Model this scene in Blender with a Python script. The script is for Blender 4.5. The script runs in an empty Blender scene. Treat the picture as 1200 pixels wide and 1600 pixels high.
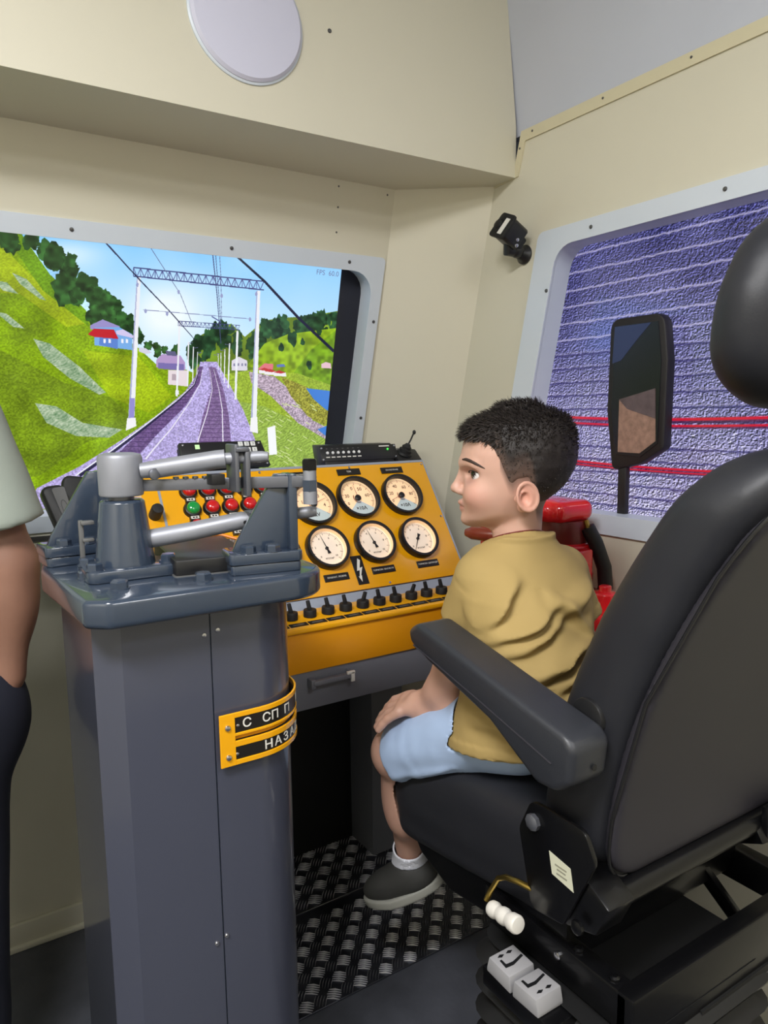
import bpy, bmesh, math, random
import numpy as np
from mathutils import Vector, Matrix, Euler

# ------------------------------------------------------------------ camera
scene = bpy.context.scene
COL = scene.collection
R = math.radians


def link(o):
    COL.objects.link(o)
    return o


cam_data = bpy.data.cameras.new('camera')
cam_data.sensor_fit = 'HORIZONTAL'
cam_data.sensor_width = 36.0
cam_data.lens = 36.0 * 1145.0 / 1200.0
cam_data.clip_start = 0.02
camera = link(bpy.data.objects.new('camera', cam_data))


def _aim(yaw, pitch, roll):
    f = Vector((math.sin(yaw) * math.cos(pitch), math.cos(yaw) * math.cos(pitch), math.sin(pitch)))
    r = Vector((math.cos(yaw), -math.sin(yaw), 0))
    u = r.cross(f)
    r2 = r * math.cos(roll) + u * math.sin(roll)
    u2 = -r * math.sin(roll) + u * math.cos(roll)
    return Matrix((r2, u2, -f)).transposed().to_4x4()


camera.matrix_world = Matrix.Translation((0, 0, 1.2)) @ _aim(R(32.7), R(-7.6), R(-0.68))
scene.camera = camera

# ------------------------------------------------------------------ world, exposure, ceiling lights
scene.view_settings.view_transform = 'Standard'
scene.view_settings.look = 'None'
scene.view_settings.exposure = 0.0
scene.view_settings.gamma = 1.0
scene.view_settings.use_curve_mapping = False
scene.cycles.max_bounces = 6
scene.cycles.diffuse_bounces = 4
scene.cycles.sample_clamp_indirect = 4.0
world = bpy.data.worlds.new('world')
scene.world = world
world.use_nodes = True
world.node_tree.nodes['Background'].inputs[0].default_value = (0.02, 0.022, 0.026, 1)
world.node_tree.nodes['Background'].inputs[1].default_value = 1.0


def area_light(name, loc, target, sx, sy, power, color=(1, 1, 1)):
    d = bpy.data.lights.new(name, 'AREA')
    d.shape = 'RECTANGLE'
    d.size, d.size_y = sx, sy
    d.energy = power
    d.color = color
    o = link(bpy.data.objects.new(name, d))
    o.location = loc
    o.rotation_euler = (Vector(target) - Vector(loc)).to_track_quat('-Z', 'Y').to_euler()
    return o


area_light('ceiling_lamp_light', (-0.50, 0.05, 2.27), (-0.40, 0.15, 0), 0.60, 0.34, 48.0, (0.985, 0.985, 1.0))
area_light('rear_lamp_light', (0.50, -0.85, 2.27), (0.50, -0.60, 0), 0.60, 0.34, 14.0, (0.985, 0.985, 1.0))
# ------------------------------------------------------------------ helpers: colour and materials
def lin(c):
    c = c / 255.0
    return c / 12.92 if c <= 0.04045 else ((c + 0.055) / 1.055) ** 2.4


def rgb(r, g, b):
    return (lin(r), lin(g), lin(b), 1.0)


def mat(name, col, rough=0.5, metal=0.0, coat=0.0, coat_rough=0.05, bump=0.0, bscale=200.0, bdist=0.001,
        var=0.0, vscale=6.0, spec=0.5, emit=None, estr=0.0, vcol=False, rvar=0.0):
    m = bpy.data.materials.new(name)
    m.use_nodes = True
    nt = m.node_tree
    b = nt.nodes['Principled BSDF']
    b.inputs['Base Color'].default_value = rgb(*col)
    b.inputs['Roughness'].default_value = rough
    b.inputs['Metallic'].default_value = metal
    b.inputs['Specular IOR Level'].default_value = spec
    b.inputs['Coat Weight'].default_value = coat
    b.inputs['Coat Roughness'].default_value = coat_rough
    if emit is not None:
        b.inputs['Emission Color'].default_value = rgb(*emit)
        b.inputs['Emission Strength'].default_value = estr
    tc = nt.nodes.new('ShaderNodeTexCoord')
    src = None
    if vcol:
        a = nt.nodes.new('ShaderNodeVertexColor')
        a.layer_name = 'tint'
        src = a.outputs['Color']
        nt.links.new(src, b.inputs['Base Color'])
    if var > 0 or rvar > 0:
        n = nt.nodes.new('ShaderNodeTexNoise')
        n.inputs['Scale'].default_value = vscale
        n.inputs['Detail'].default_value = 5
        nt.links.new(tc.outputs['Object'], n.inputs['Vector'])
        if var > 0:
            mix = nt.nodes.new('ShaderNodeMix')
            mix.data_type = 'RGBA'
            mix.blend_type = 'MULTIPLY'
            mix.inputs[0].default_value = 1.0
            rmp = nt.nodes.new('ShaderNodeMapRange')
            rmp.inputs[1].default_value = 0.25
            rmp.inputs[2].default_value = 0.75
            rmp.inputs[3].default_value = 1 - var
            rmp.inputs[4].default_value = 1 + var
            nt.links.new(n.outputs['Fac'], rmp.inputs[0])
            if src is not None:
                nt.links.new(src, mix.inputs[6])
            else:
                mix.inputs[6].default_value = rgb(*col)
            nt.links.new(rmp.outputs[0], mix.inputs[7])
            nt.links.new(mix.outputs[2], b.inputs['Base Color'])
        if rvar > 0:
            rm2 = nt.nodes.new('ShaderNodeMapRange')
            rm2.inputs[1].default_value = 0.3
            rm2.inputs[2].default_value = 0.7
            rm2.inputs[3].default_value = max(0.02, rough - rvar)
            rm2.inputs[4].default_value = min(1.0, rough + rvar)
            nt.links.new(n.outputs['Fac'], rm2.inputs[0])
            nt.links.new(rm2.outputs[0], b.inputs['Roughness'])
    if bump > 0:
        n2 = nt.nodes.new('ShaderNodeTexNoise')
        n2.inputs['Scale'].default_value = bscale
        n2.inputs['Detail'].default_value = 3
        nt.links.new(tc.outputs['Object'], n2.inputs['Vector'])
        bp = nt.nodes.new('ShaderNodeBump')
        bp.inputs['Strength'].default_value = bump
        bp.inputs['Distance'].default_value = bdist
        nt.links.new(n2.outputs['Fac'], bp.inputs['Height'])
        nt.links.new(bp.outputs['Normal'], b.inputs['Normal'])
    return m


M = {}
M['wall'] = mat('beige_wall_panel', (210, 205, 186), 0.42, bump=0.06, bscale=350, bdist=0.0006, var=0.03, vscale=2.0)
M['wall_low'] = mat('pale_lower_wall', (208, 205, 188), 0.45, var=0.03)
M['roof'] = mat('grey_blue_roof_panel', (192, 196, 208), 0.5, var=0.02)
M['trimstrip'] = mat('beige_trim', (208, 200, 170), 0.4)
M['frame'] = mat('white_window_frame', (206, 214, 224), 0.32, var=0.015)
M['dark_screw'] = mat('dull_screw', (105, 105, 105), 0.35, metal=0.8)
M['steel_screw'] = mat('bright_screw', (205, 205, 210), 0.22, metal=1.0)
M['bezel'] = mat('screen_bezel', (30, 30, 42), 0.35)
M['void'] = mat('black_lining', (14, 14, 16), 0.7)
M['rubber_floor'] = mat('rubber_mat', (70, 72, 80), 0.62, bump=0.35, bscale=60, bdist=0.002, var=0.35, vscale=9)
M['tread'] = mat('tread_plate', (84, 86, 94), 0.40, metal=0.85, bump=0.25, bscale=140, bdist=0.0006, var=0.25, vscale=16, rvar=0.12)
M['tread_bar'] = mat('glint_tread_bars', (225, 225, 230), 0.30, metal=0.6, var=0.2, vscale=30)  # pale base colour stands in for light glinting off the bars
M['yellow'] = mat('console_yellow', (238, 168, 10), 0.26, coat=0.35, coat_rough=0.12, var=0.02, vscale=4)
M['yellow_low'] = mat('console_yellow_satin', (226, 150, 14), 0.34, var=0.03, vscale=4)
M['console_grey'] = mat('console_grey', (108, 110, 118), 0.42, var=0.05)
M['panel_grey'] = mat('grey_strip', (150, 158, 172), 0.38)
M['black'] = mat('black_plastic', (26, 26, 28), 0.38)
M['black_matte'] = mat('black_matte', (20, 20, 21), 0.6)
M['label_black'] = mat('engraved_black', (24, 20, 18), 0.4)
M['label_white'] = mat('engraved_white', (225, 222, 214), 0.5)
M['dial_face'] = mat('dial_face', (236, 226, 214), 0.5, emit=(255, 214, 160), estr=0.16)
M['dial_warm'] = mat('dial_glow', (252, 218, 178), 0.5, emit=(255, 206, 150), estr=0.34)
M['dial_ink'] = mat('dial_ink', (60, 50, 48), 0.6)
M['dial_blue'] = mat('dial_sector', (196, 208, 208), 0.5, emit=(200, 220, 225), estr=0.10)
M['lamp_red'] = mat('red_lens', (205, 22, 26), 0.16, coat=0.6)
M['lamp_green'] = mat('green_lens', (20, 150, 66), 0.16, coat=0.6)
M['col_paint'] = mat('slate_blue_gloss', (48, 59, 75), 0.24, coat=0.75, coat_rough=0.06, bump=0.22, bscale=70, bdist=0.0016, var=0.03, vscale=5)
M['col_panel'] = mat('slate_blue_panel', (68, 71, 86), 0.30, coat=0.75, coat_rough=0.09, bump=0.10, bscale=90, bdist=0.0008, var=0.03, vscale=5)
M['silver'] = mat('silver_paint', (146, 148, 156), 0.48, metal=0.35, bump=0.12, bscale=120, bdist=0.0006, var=0.10, vscale=20, rvar=0.08)
M['silver_dark'] = mat('grey_steel', (112, 114, 122), 0.34, metal=0.6, var=0.12, vscale=25)
M['vinyl'] = mat('black_vinyl', (33, 34, 40), 0.52, bump=0.18, bscale=420, bdist=0.0006, var=0.06, vscale=8)
M['vinyl_shell'] = mat('seat_back_shell', (44, 42, 49), 0.55, bump=0.25, bscale=700, bdist=0.0005, var=0.05, vscale=10)
M['arm_pad'] = mat('armrest_foam', (44, 46, 52), 0.42, bump=0.28, bscale=650, bdist=0.0006, var=0.06, vscale=12)
M['seat_metal'] = mat('black_gloss_steel', (11, 11, 13), 0.30, spec=0.3, coat=0.18, bump=0.05, bscale=60)
M['seat_rubber'] = mat('bellows_rubber', (19, 19, 20), 0.6)
M['grip'] = mat('ivory_grip', (222, 218, 210), 0.4)
M['brass'] = mat('brass_rod', (188, 160, 84), 0.28, metal=1.0)
M['rocker'] = mat('grey_rocker', (158, 157, 160), 0.5)
M['sticker'] = mat('paper_sticker', (214, 214, 190), 0.6)
M['sticker_ink'] = mat('sticker_ink', (150, 148, 130), 0.6)
M['red'] = mat('red_gloss_paint', (226, 34, 40), 0.2, coat=0.6, bump=0.08, bscale=40, bdist=0.001)
M['red_dark'] = mat('maroon_paint', (110, 34, 32), 0.35)
M['brown_handle'] = mat('brown_handle', (126, 52, 34), 0.25, coat=0.4)
M['hose'] = mat('black_hose', (22, 21, 21), 0.5)
M['cover'] = mat('lilac_grey_cover', (204, 204, 222), 0.45)
M['orange'] = mat('orange_cable', (230, 130, 20), 0.4)
M['cable_yellow'] = mat('yellow_mark', (240, 190, 20), 0.4)
M['handset'] = mat('dark_plastic', (38, 38, 40), 0.42)
M['handset_grey'] = mat('grey_strip_plastic', (96, 96, 96), 0.45)
M['led'] = mat('green_led', (80, 220, 90), 0.3, emit=(70, 230, 80), estr=1.0)
M['key'] = mat('key_cap', (225, 228, 226), 0.45)
M['white_dot'] = mat('white_button', (228, 228, 228), 0.4)
M['ply'] = mat('warm_side_panel', (226, 190, 140), 0.45, var=0.08, vscale=60)


# ------------------------------------------------------------------ helpers: objects
WM = {}          # world matrix of every parent built so far


def thing(name, label, cat, loc=(0, 0, 0), rotz=0.0, group=None):
    o = link(bpy.data.objects.new(name, None))
    o.empty_display_size = 0.05
    m = Matrix.Translation(loc) @ Matrix.Rotation(rotz, 4, 'Z')
    o.matrix_world = m
    WM[o.name] = m.copy()
    o['label'] = label
    o['category'] = cat
    if group:
        o['group'] = group
    return o


def wm(o):
    return WM[o.name] if o is not None else Matrix.Identity(4)


def put(name, mesh, parent=None, world=None, label=None, kind=None):
    """Link a mesh object; world = its world matrix (identity by default), parent keeps it in place."""
    o = link(bpy.data.objects.new(name, mesh))
    w = world if world is not None else Matrix.Identity(4)
    if parent is not None:
        o.parent = parent
        o.matrix_basis = wm(parent).inverted() @ w
    else:
        o.matrix_basis = w
    WM[o.name] = w.copy()
    if label:
        o['label'] = label
    if kind:
        o['kind'] = kind
    return o


def frame_from(origin, zdir, xhint=(1, 0, 0)):
    z = Vector(zdir).normalized()
    x = Vector(xhint) - z * Vector(xhint).dot(z)
    if x.length < 1e-5:
        x = Vector((0, 1, 0)) - z * z.y
    x.normalize()
    y = z.cross(x)
    m = Matrix((x, y, z)).transposed().to_4x4()
    m.translation = Vector(origin)
    return m


class MB:
    """A mesh under construction: boxes, prisms, lathes and tubes added to one bmesh."""

    def __init__(self):
        self.bm = bmesh.new()

    def _verts(self, pts, m=None):
        return [self.bm.verts.new(m @ Vector(p) if m is not None else Vector(p)) for p in pts]

    def box(self, c, s, m=None, taper=1.0):
        x, y, z = s[0] / 2, s[1] / 2, s[2] / 2
        t = taper
        pts = [(-x, -y, -z), (x, -y, -z), (x, y, -z), (-x, y, -z), (-x * t, -y * t, z), (x * t, -y * t, z), (x * t, y * t, z), (-x * t, y * t, z)]
        pts = [(p[0] + c[0], p[1] + c[1], p[2] + c[2]) for p in pts]
        v = self._verts(pts, m)
        for f in ((3, 2, 1, 0), (4, 5, 6, 7), (0, 1, 5, 4), (1, 2, 6, 5), (2, 3, 7, 6), (3, 0, 4, 7)):
            self.bm.faces.new([v[i] for i in f])
        return self

    def prism(self, poly, m, depth, z0=0.0, scale_top=1.0):
        """poly in the local xy plane of m, extruded from z0 to z0+depth along local z."""
        cx = sum(p[0] for p in poly) / len(poly)
        cy = sum(p[1] for p in poly) / len(poly)
        a = self._verts([(p[0], p[1], z0) for p in poly], m)
        b = self._verts([(cx + (p[0] - cx) * scale_top, cy + (p[1] - cy) * scale_top, z0 + depth) for p in poly], m)
        n = len(poly)
        self.bm.faces.new(list(reversed(a)))
        self.bm.faces.new(b)
        for i in range(n):
            j = (i + 1) % n
            self.bm.faces.new((a[i], a[j], b[j], b[i]))
        return self

    def lathe(self, prof, m=None, seg=24, cap=True):
        """prof: list of (radius, height) along local z."""
        rings = []
        for r, h in prof:
            rings.append(self._verts([(r * math.cos(2 * math.pi * i / seg), r * math.sin(2 * math.pi * i / seg), h) for i in range(seg)], m))
        for a, b in zip(rings, rings[1:]):
            for i in range(seg):
                j = (i + 1) % seg
                self.bm.faces.new((a[i], a[j], b[j], b[i]))
        if cap:
            self.bm.faces.new(list(reversed(rings[0])))
            self.bm.faces.new(rings[-1])
        return self

    def cyl(self, p0, p1, r0, r1=None, seg=16):
        r1 = r0 if r1 is None else r1
        d = Vector(p1) - Vector(p0)
        return self.lathe([(r0, 0), (r1, d.length)], frame_from(p0, d), seg)

    def tube(self, pts, r, seg=10, cap=True):
        pts = [Vector(p) for p in pts]
        n = len(pts)
        rings = []
        x = None
        for i, p in enumerate(pts):
            d = (pts[min(i + 1, n - 1)] - pts[max(i - 1, 0)]).normalized()
            f = frame_from(p, d, x if x is not None else (0.3, 0.5, 0.8))
            x = f.col[0].to_3d()
            rr = r[i] if isinstance(r, (list, tuple)) else r
            rings.append(self._verts([(rr * math.cos(2 * math.pi * k / seg), rr * math.sin(2 * math.pi * k / seg), 0) for k in range(seg)], f))
        for a, b in zip(rings, rings[1:]):
            for i in range(seg):
                j = (i + 1) % seg
                self.bm.faces.new((a[i], a[j], b[j], b[i]))
        if cap:
            self.bm.faces.new(list(reversed(rings[0])))
            self.bm.faces.new(rings[-1])
        return self

    def ball(self, c, r, sc=(1, 1, 1), seg=16, m=None):
        ret = bmesh.ops.create_uvsphere(self.bm, u_segments=seg, v_segments=max(6, seg // 2), radius=r)
        t = (m if m is not None else Matrix.Identity(4)) @ Matrix.Translation(c) @ Matrix.Diagonal((sc[0], sc[1], sc[2], 1))
        bmesh.ops.transform(self.bm, matrix=t, verts=ret['verts'])
        return self

    def quad(self, pts, m=None):
        self.bm.faces.new(self._verts(pts, m))
        return self

    def mesh(self, name, material, bevel=0.0, bseg=2, smooth=True, angle=35.0):
        bm = self.bm
        bmesh.ops.recalc_face_normals(bm, faces=bm.faces)
        if bevel > 0:
            ed = [e for e in bm.edges if len(e.link_faces) == 2 and e.calc_face_angle(0) > R(28)]
            bmesh.ops.bevel(bm, geom=ed, offset=bevel, offset_type='OFFSET', segments=bseg, profile=0.5, affect='EDGES', clamp_overlap=True)
        me = bpy.data.meshes.new(name)
        bm.to_mesh(me)
        bm.free()
        for mm in (material if isinstance(material, (list, tuple)) else [material]):
            me.materials.append(mm)
        if smooth:
            me.shade_smooth()
            me.set_sharp_from_angle(angle=R(angle))
        return me


def build(mb, name, material, parent=None, bevel=0.0, bseg=2, label=None, kind=None, smooth=True, world=None):
    """Mesh given in world space, linked under its parent (world=None) or placed by a matrix."""
    me = mb.mesh(name, material, bevel, bseg, smooth)
    return put(name, me, parent, world, label, kind)


def text_mesh(s, size, depth, material, align='CENTER', bold=0.0):
    c = bpy.data.curves.new('lettering', 'FONT')
    c.body = s
    c.size = size
    c.extrude = depth / 2
    c.offset = bold
    c.align_x = align
    c.align_y = 'CENTER'
    c.resolution_u = 3
    o = bpy.data.objects.new('lettering', c)
    COL.objects.link(o)
    dg = bpy.context.evaluated_depsgraph_get()
    me = bpy.data.meshes.new_from_object(o.evaluated_get(dg))
    bpy.data.objects.remove(o)
    bpy.data.curves.remove(c)
    me.materials.clear()
    me.materials.append(material)
    return me


def rounded(w, h, r, n=5):
    """Outline of a rounded rectangle centred on 0."""
    out = []
    for cx, cy, a0 in ((w / 2 - r, h / 2 - r, 0), (-w / 2 + r, h / 2 - r, 90), (-w / 2 + r, -h / 2 + r, 180), (w / 2 - r, -h / 2 + r, 270)):
        for i in range(n + 1):
            a = R(a0 + 90 * i / n)
            out.append((cx + r * math.cos(a), cy + r * math.sin(a)))
    return out


# ------------------------------------------------------------------ helpers: smooth solids (distance field -> surface)
def v3(p):
    return np.array(p, np.float32)


def sd_cap(P, a, b, r0, r1=None, flat=None):
    """Tapered limb from a to b."""
    a, b = v3(a), v3(b)
    r1 = r0 if r1 is None else r1
    ab = b - a
    t = np.clip(((P - a) @ ab) / float(ab @ ab), 0, 1)
    q = P - a - t[:, None] * ab
    return np.sqrt((q * q).sum(1)) - (r0 + (r1 - r0) * t)


def sd_ell(P, c, r, rot=None):
    q = P - v3(c)
    if rot is not None:
        q = q @ np.array(rot, np.float32)
    r = v3(r)
    k0 = np.sqrt(((q / r) ** 2).sum(1))
    k1 = np.sqrt(((q / (r * r)) ** 2).sum(1)) + 1e-9
    return k0 * (k0 - 1) / k1


def sd_box(P, c, h, r=0.0, rot=None):
    q = P - v3(c)
    if rot is not None:
        q = q @ np.array(rot, np.float32)
    q = np.abs(q) - (v3(h) - r)
    return np.sqrt((np.maximum(q, 0) ** 2).sum(1)) + np.minimum(q.max(1), 0) - r


def smin(a, b, k):
    h = np.maximum(k - np.abs(a - b), 0) / k
    return np.minimum(a, b) - h * h * k * 0.25


def smax(a, b, k):
    return -smin(-a, -b, k)


def rotm(rx=0, ry=0, rz=0):
    return np.array(Euler((R(rx), R(ry), R(rz))).to_matrix(), np.float32)


_rng = np.random.RandomState(7)
_lat = _rng.rand(32, 32, 32).astype(np.float32)


def noise3(P, s):
    """Smooth value noise in 0..1."""
    q = P * s
    i = np.floor(q).astype(np.int32)
    f = q - i
    f = f * f * (3 - 2 * f)
    i &= 31
    j = (i + 1) & 31
    g = lambda x, y, z: _lat[x, y, z]
    c00 = g(i[:, 0], i[:, 1], i[:, 2]) * (1 - f[:, 0]) + g(j[:, 0], i[:, 1], i[:, 2]) * f[:, 0]
    c10 = g(i[:, 0], j[:, 1], i[:, 2]) * (1 - f[:, 0]) + g(j[:, 0], j[:, 1], i[:, 2]) * f[:, 0]
    c01 = g(i[:, 0], i[:, 1], j[:, 2]) * (1 - f[:, 0]) + g(j[:, 0], i[:, 1], j[:, 2]) * f[:, 0]
    c11 = g(i[:, 0], j[:, 1], j[:, 2]) * (1 - f[:, 0]) + g(j[:, 0], j[:, 1], j[:, 2]) * f[:, 0]
    c0 = c00 * (1 - f[:, 1]) + c10 * f[:, 1]
    c1 = c01 * (1 - f[:, 1]) + c11 * f[:, 1]
    return c0 * (1 - f[:, 2]) + c1 * f[:, 2]


def surface(fn, lo, hi, h, name, material, tint=None, relax=1):
    """Surface-nets mesh of fn(P) < 0 inside the box lo..hi with cells of size h; fn is only evaluated near its surface."""
    lo, hi = v3(lo), v3(hi)
    B = 12
    nb = np.ceil((hi - lo) / (h * B)).astype(int)
    n = nb * B + 1
    D = np.full(n, 1.0, np.float32)
    bi = np.stack(np.meshgrid(*[np.arange(k) for k in nb], indexing='ij'), -1).reshape(-1, 3)
    cen = lo + (bi + 0.5) * (B * h)
    dc = fn(cen.astype(np.float32))
    near = np.abs(dc) < B * h * 1.05
    inside = dc < 0
    for b in bi[inside & ~near]:
        s = b * B
        D[s[0]:s[0] + B + 1, s[1]:s[1] + B + 1, s[2]:s[2] + B + 1] = -1.0
    off = np.stack(np.meshgrid(*[np.arange(B + 1)] * 3, indexing='ij'), -1).reshape(-1, 3)
    act = bi[near]
    for k in range(0, len(act), 150):
        ch = act[k:k + 150]
        idx = (ch[:, None, :] * B + off[None]).reshape(-1, 3)
        val = fn((lo + idx * h).astype(np.float32))
        D[idx[:, 0], idx[:, 1], idx[:, 2]] = val
    S = D < 0
    cnt = np.zeros(n - 1, np.int8)
    for dx in (0, 1):
        for dy in (0, 1):
            for dz in (0, 1):
                cnt += S[dx:n[0] - 1 + dx, dy:n[1] - 1 + dy, dz:n[2] - 1 + dz]
    cell = np.argwhere((cnt > 0) & (cnt < 8))
    ind = np.full(n - 1, -1, np.int32)
    ind[cell[:, 0], cell[:, 1], cell[:, 2]] = np.arange(len(cell))
    acc = np.zeros((len(cell), 3), np.float64)
    num = np.zeros(len(cell))
    corners = [(0, 0, 0), (1, 0, 0), (0, 1, 0), (1, 1, 0), (0, 0, 1), (1, 0, 1), (0, 1, 1), (1, 1, 1)]
    cv = [D[cell[:, 0] + c[0], cell[:, 1] + c[1], cell[:, 2] + c[2]] for c in corners]
    for i in range(8):
        for ax in range(3):
            if corners[i][ax] == 0:
                j = i + (1 << ax)
                d0, d1 = cv[i], cv[j]
                m = (d0 < 0) != (d1 < 0)
                t = np.where(m, d0 / np.where(m, d0 - d1, 1), 0)
                p = np.array(corners[i], float)[None] + np.eye(3)[ax][None] * t[:, None]
                acc += np.where(m[:, None], p, 0)
                num += m
    V = lo + (cell + acc / num[:, None]) * h
    F = []
    for ax in range(3):
        a1, a2 = (ax + 1) % 3, (ax + 2) % 3
        sl0 = [slice(None)] * 3
        sl1 = [slice(None)] * 3
        sl0[ax] = slice(0, n[ax] - 1)
        sl1[ax] = slice(1, n[ax])
        A, Bm = S[tuple(sl0)], S[tuple(sl1)]
        e = np.argwhere(A != Bm)
        ok = (e[:, a1] > 0) & (e[:, a2] > 0) & (e[:, a1] < n[a1] - 1) & (e[:, a2] < n[a2] - 1)
        e = e[ok]
        fl = A[e[:, 0], e[:, 1], e[:, 2]]

        def cid(o1, o2):
            q = e.copy()
            q[:, a1] -= o1
            q[:, a2] -= o2
            return ind[q[:, 0], q[:, 1], q[:, 2]]
        q = np.stack([cid(1, 1), cid(0, 1), cid(0, 0), cid(1, 0)], 1)
        q[~fl] = q[~fl][:, ::-1]
        F.append(q)
    F = np.concatenate(F)
    F = F[(F >= 0).all(1)]
    for _ in range(relax):
        s = np.zeros_like(V)
        c = np.zeros(len(V))
        for k in range(4):
            a, b = F[:, k], F[:, (k + 1) % 4]
            np.add.at(s, a, V[b])
            np.add.at(c, a, 1)
        V = V * 0.5 + 0.5 * s / np.maximum(c, 1)[:, None]
    me = bpy.data.meshes.new(name)
    me.vertices.add(len(V))
    me.vertices.foreach_set('co', V.astype(np.float32).ravel())
    me.loops.add(len(F) * 4)
    me.loops.foreach_set('vertex_index', F.astype(np.int32).ravel())
    me.polygons.add(len(F))
    me.polygons.foreach_set('loop_start', np.arange(0, len(F) * 4, 4, dtype=np.int32))
    me.polygons.foreach_set('loop_total', np.full(len(F), 4, np.int32))
    me.update(calc_edges=True)
    me.validate()
    me.materials.append(material)
    me.shade_smooth()
    if tint is not None:
        colr = np.ones((len(V), 4), np.float32)
        colr[:, :3] = tint(V.astype(np.float32))
        at = me.color_attributes.new('tint', 'FLOAT_COLOR', 'POINT')
        at.data.foreach_set('color', colr.ravel())
    return me
# ------------------------------------------------------------------ room shell
from mathutils.geometry import tessellate_polygon


def round_poly(pts, r, n=6):
    out = []
    k = len(pts)
    rr = r if isinstance(r, (list, tuple)) else [r] * k
    for i in range(k):
        p, a, b = Vector(pts[i]), Vector(pts[i - 1]), Vector(pts[(i + 1) % k])
        u, w = (a - p).normalized(), (b - p).normalized()
        ang = u.angle(w) / 2
        d = rr[i] / math.tan(ang)
        c = p + (u + w).normalized() * (rr[i] / math.sin(ang))
        s, e = p + u * d - c, p + w * d - c
        a0 = math.atan2(s.y, s.x)
        da = math.atan2(s.x * e.y - s.y * e.x, s.dot(e))
        for j in range(n + 1):
            t = a0 + da * j / n
            out.append((c.x + rr[i] * math.cos(t), c.y + rr[i] * math.sin(t)))
    return out


def holed(mb, outer, holes, m, depth):
    """Plate with holes: outline and holes in the xy plane of m, thickness depth along local z."""
    loops = [outer] + holes
    flat = [p for l in loops for p in l]
    tris = tessellate_polygon([[Vector((p[0], p[1], 0)) for p in l] for l in loops])
    a = mb._verts([(p[0], p[1], 0) for p in flat], m)
    b = mb._verts([(p[0], p[1], depth) for p in flat], m)
    for t in tris:
        try:
            mb.bm.faces.new([a[i] for i in reversed(t)])
            mb.bm.faces.new([b[i] for i in t])
        except ValueError:
            pass
    k = 0
    for l in loops:
        n = len(l)
        for i in range(n):
            j = (i + 1) % n
            mb.bm.faces.new((a[k + i], a[k + j], b[k + j], b[k + i]))
        k += n
    return mb


def structure(name, mb, material, parent=None, bevel=0.0, label=None):
    return build(mb, name, material, parent, bevel, label=label, kind='structure' if parent is None else None)


RAKE = R(14)
sR, cR = math.sin(RAKE), math.cos(RAKE)
# frame of the raked front wall: x to the right, y up the slope, z towards the cab
MF = Matrix(((1, 0, 0), (0, -sR, cR), (0, -cR, -sR))).transposed().to_4x4()
MF.translation = Vector((0, 1.75, 0.95))
# frame of the right wall: x forward (world Y), y up, z out of the cab (world +X)
MS = Matrix(((0, 1, 0), (0, 0, 1), (1, 0, 0))).transposed().to_4x4()
MS.translation = Vector((1.233, 0, 0))

# floor ------------------------------------------------------------
floor = structure('floor', MB().box((0.06, 0.2, -0.03), (2.42, 3.2, 0.06)), M['rubber_floor'], label='dark rubber cab floor')


def tread_plate(x0, x1, y0, y1, px, py, lit_parity):
    p = build(MB().box(((x0 + x1) / 2, (y0 + y1) / 2, 0.002), (x1 - x0, y1 - y0, 0.004)), 'tread_plate', M['tread'], floor, bevel=0.001, bseg=1)
    b = MB()
    nx, ny = int((x1 - x0) / px), int((y1 - y0) / py)
    for i in range(nx):
        for j in range(ny):
            cx, cy = x0 + (i + 0.5) * px, y0 + (j + 0.5) * py
            a = R(52) if (i + j) % 2 else R(-38)
            ca, sa = math.cos(a), math.sin(a)
            for k in range(5):
                o = (k - 2) * px * 0.19
                L = px * (0.47 - 0.03 * abs(k - 2))
                w = px * 0.030
                pts = []
                for q in range(3):
                    t = -1 + q
                    pts.append((t * L, o + 0.10 * px * 0.25 * (1 - t * t)))
                V = []
                for tx, ty in pts:
                    ww = (w if tx == 0 else w * 0.35) * (1.15 if (i + j) % 2 == lit_parity else 0.5)  # one bar direction widened, the other thinned, to set lit against dim
                    for sgn in (1, -1):
                        xx, yy = tx, ty + sgn * ww
                        V.append((cx + xx * ca - yy * sa, cy + xx * sa + yy * ca, 0.0042))
                    V.append((cx + tx * ca - ty * sa, cy + tx * sa + ty * ca, 0.0042 + (0.0034 if tx == 0 else 0.0010)))
                vs = b._verts(V)
                for s0 in (0, 3):
                    b.bm.faces.new((vs[s0], vs[s0 + 2], vs[s0 + 5], vs[s0 + 3]))
                    b.bm.faces.new((vs[s0 + 2], vs[s0 + 1], vs[s0 + 4], vs[s0 + 5]))
    me = b.mesh('tread_bars', M['tread_bar'])
    put('tread_bars', me, p, kind='stuff')
    return p


tread_plate(0.44, 1.20, 1.205, 1.486, 0.0320, 0.0360, 0)
tread_plate(0.44, 1.20, 1.490, 1.742, 0.0370, 0.0450, 1)

build(MB().box((0.69, 1.488, 0.003), (0.50, 0.005, 0.006)), 'edge_strip', M['steel_screw'], floor, bevel=0.001, label='bright metal edge strip between the plates')

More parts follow.
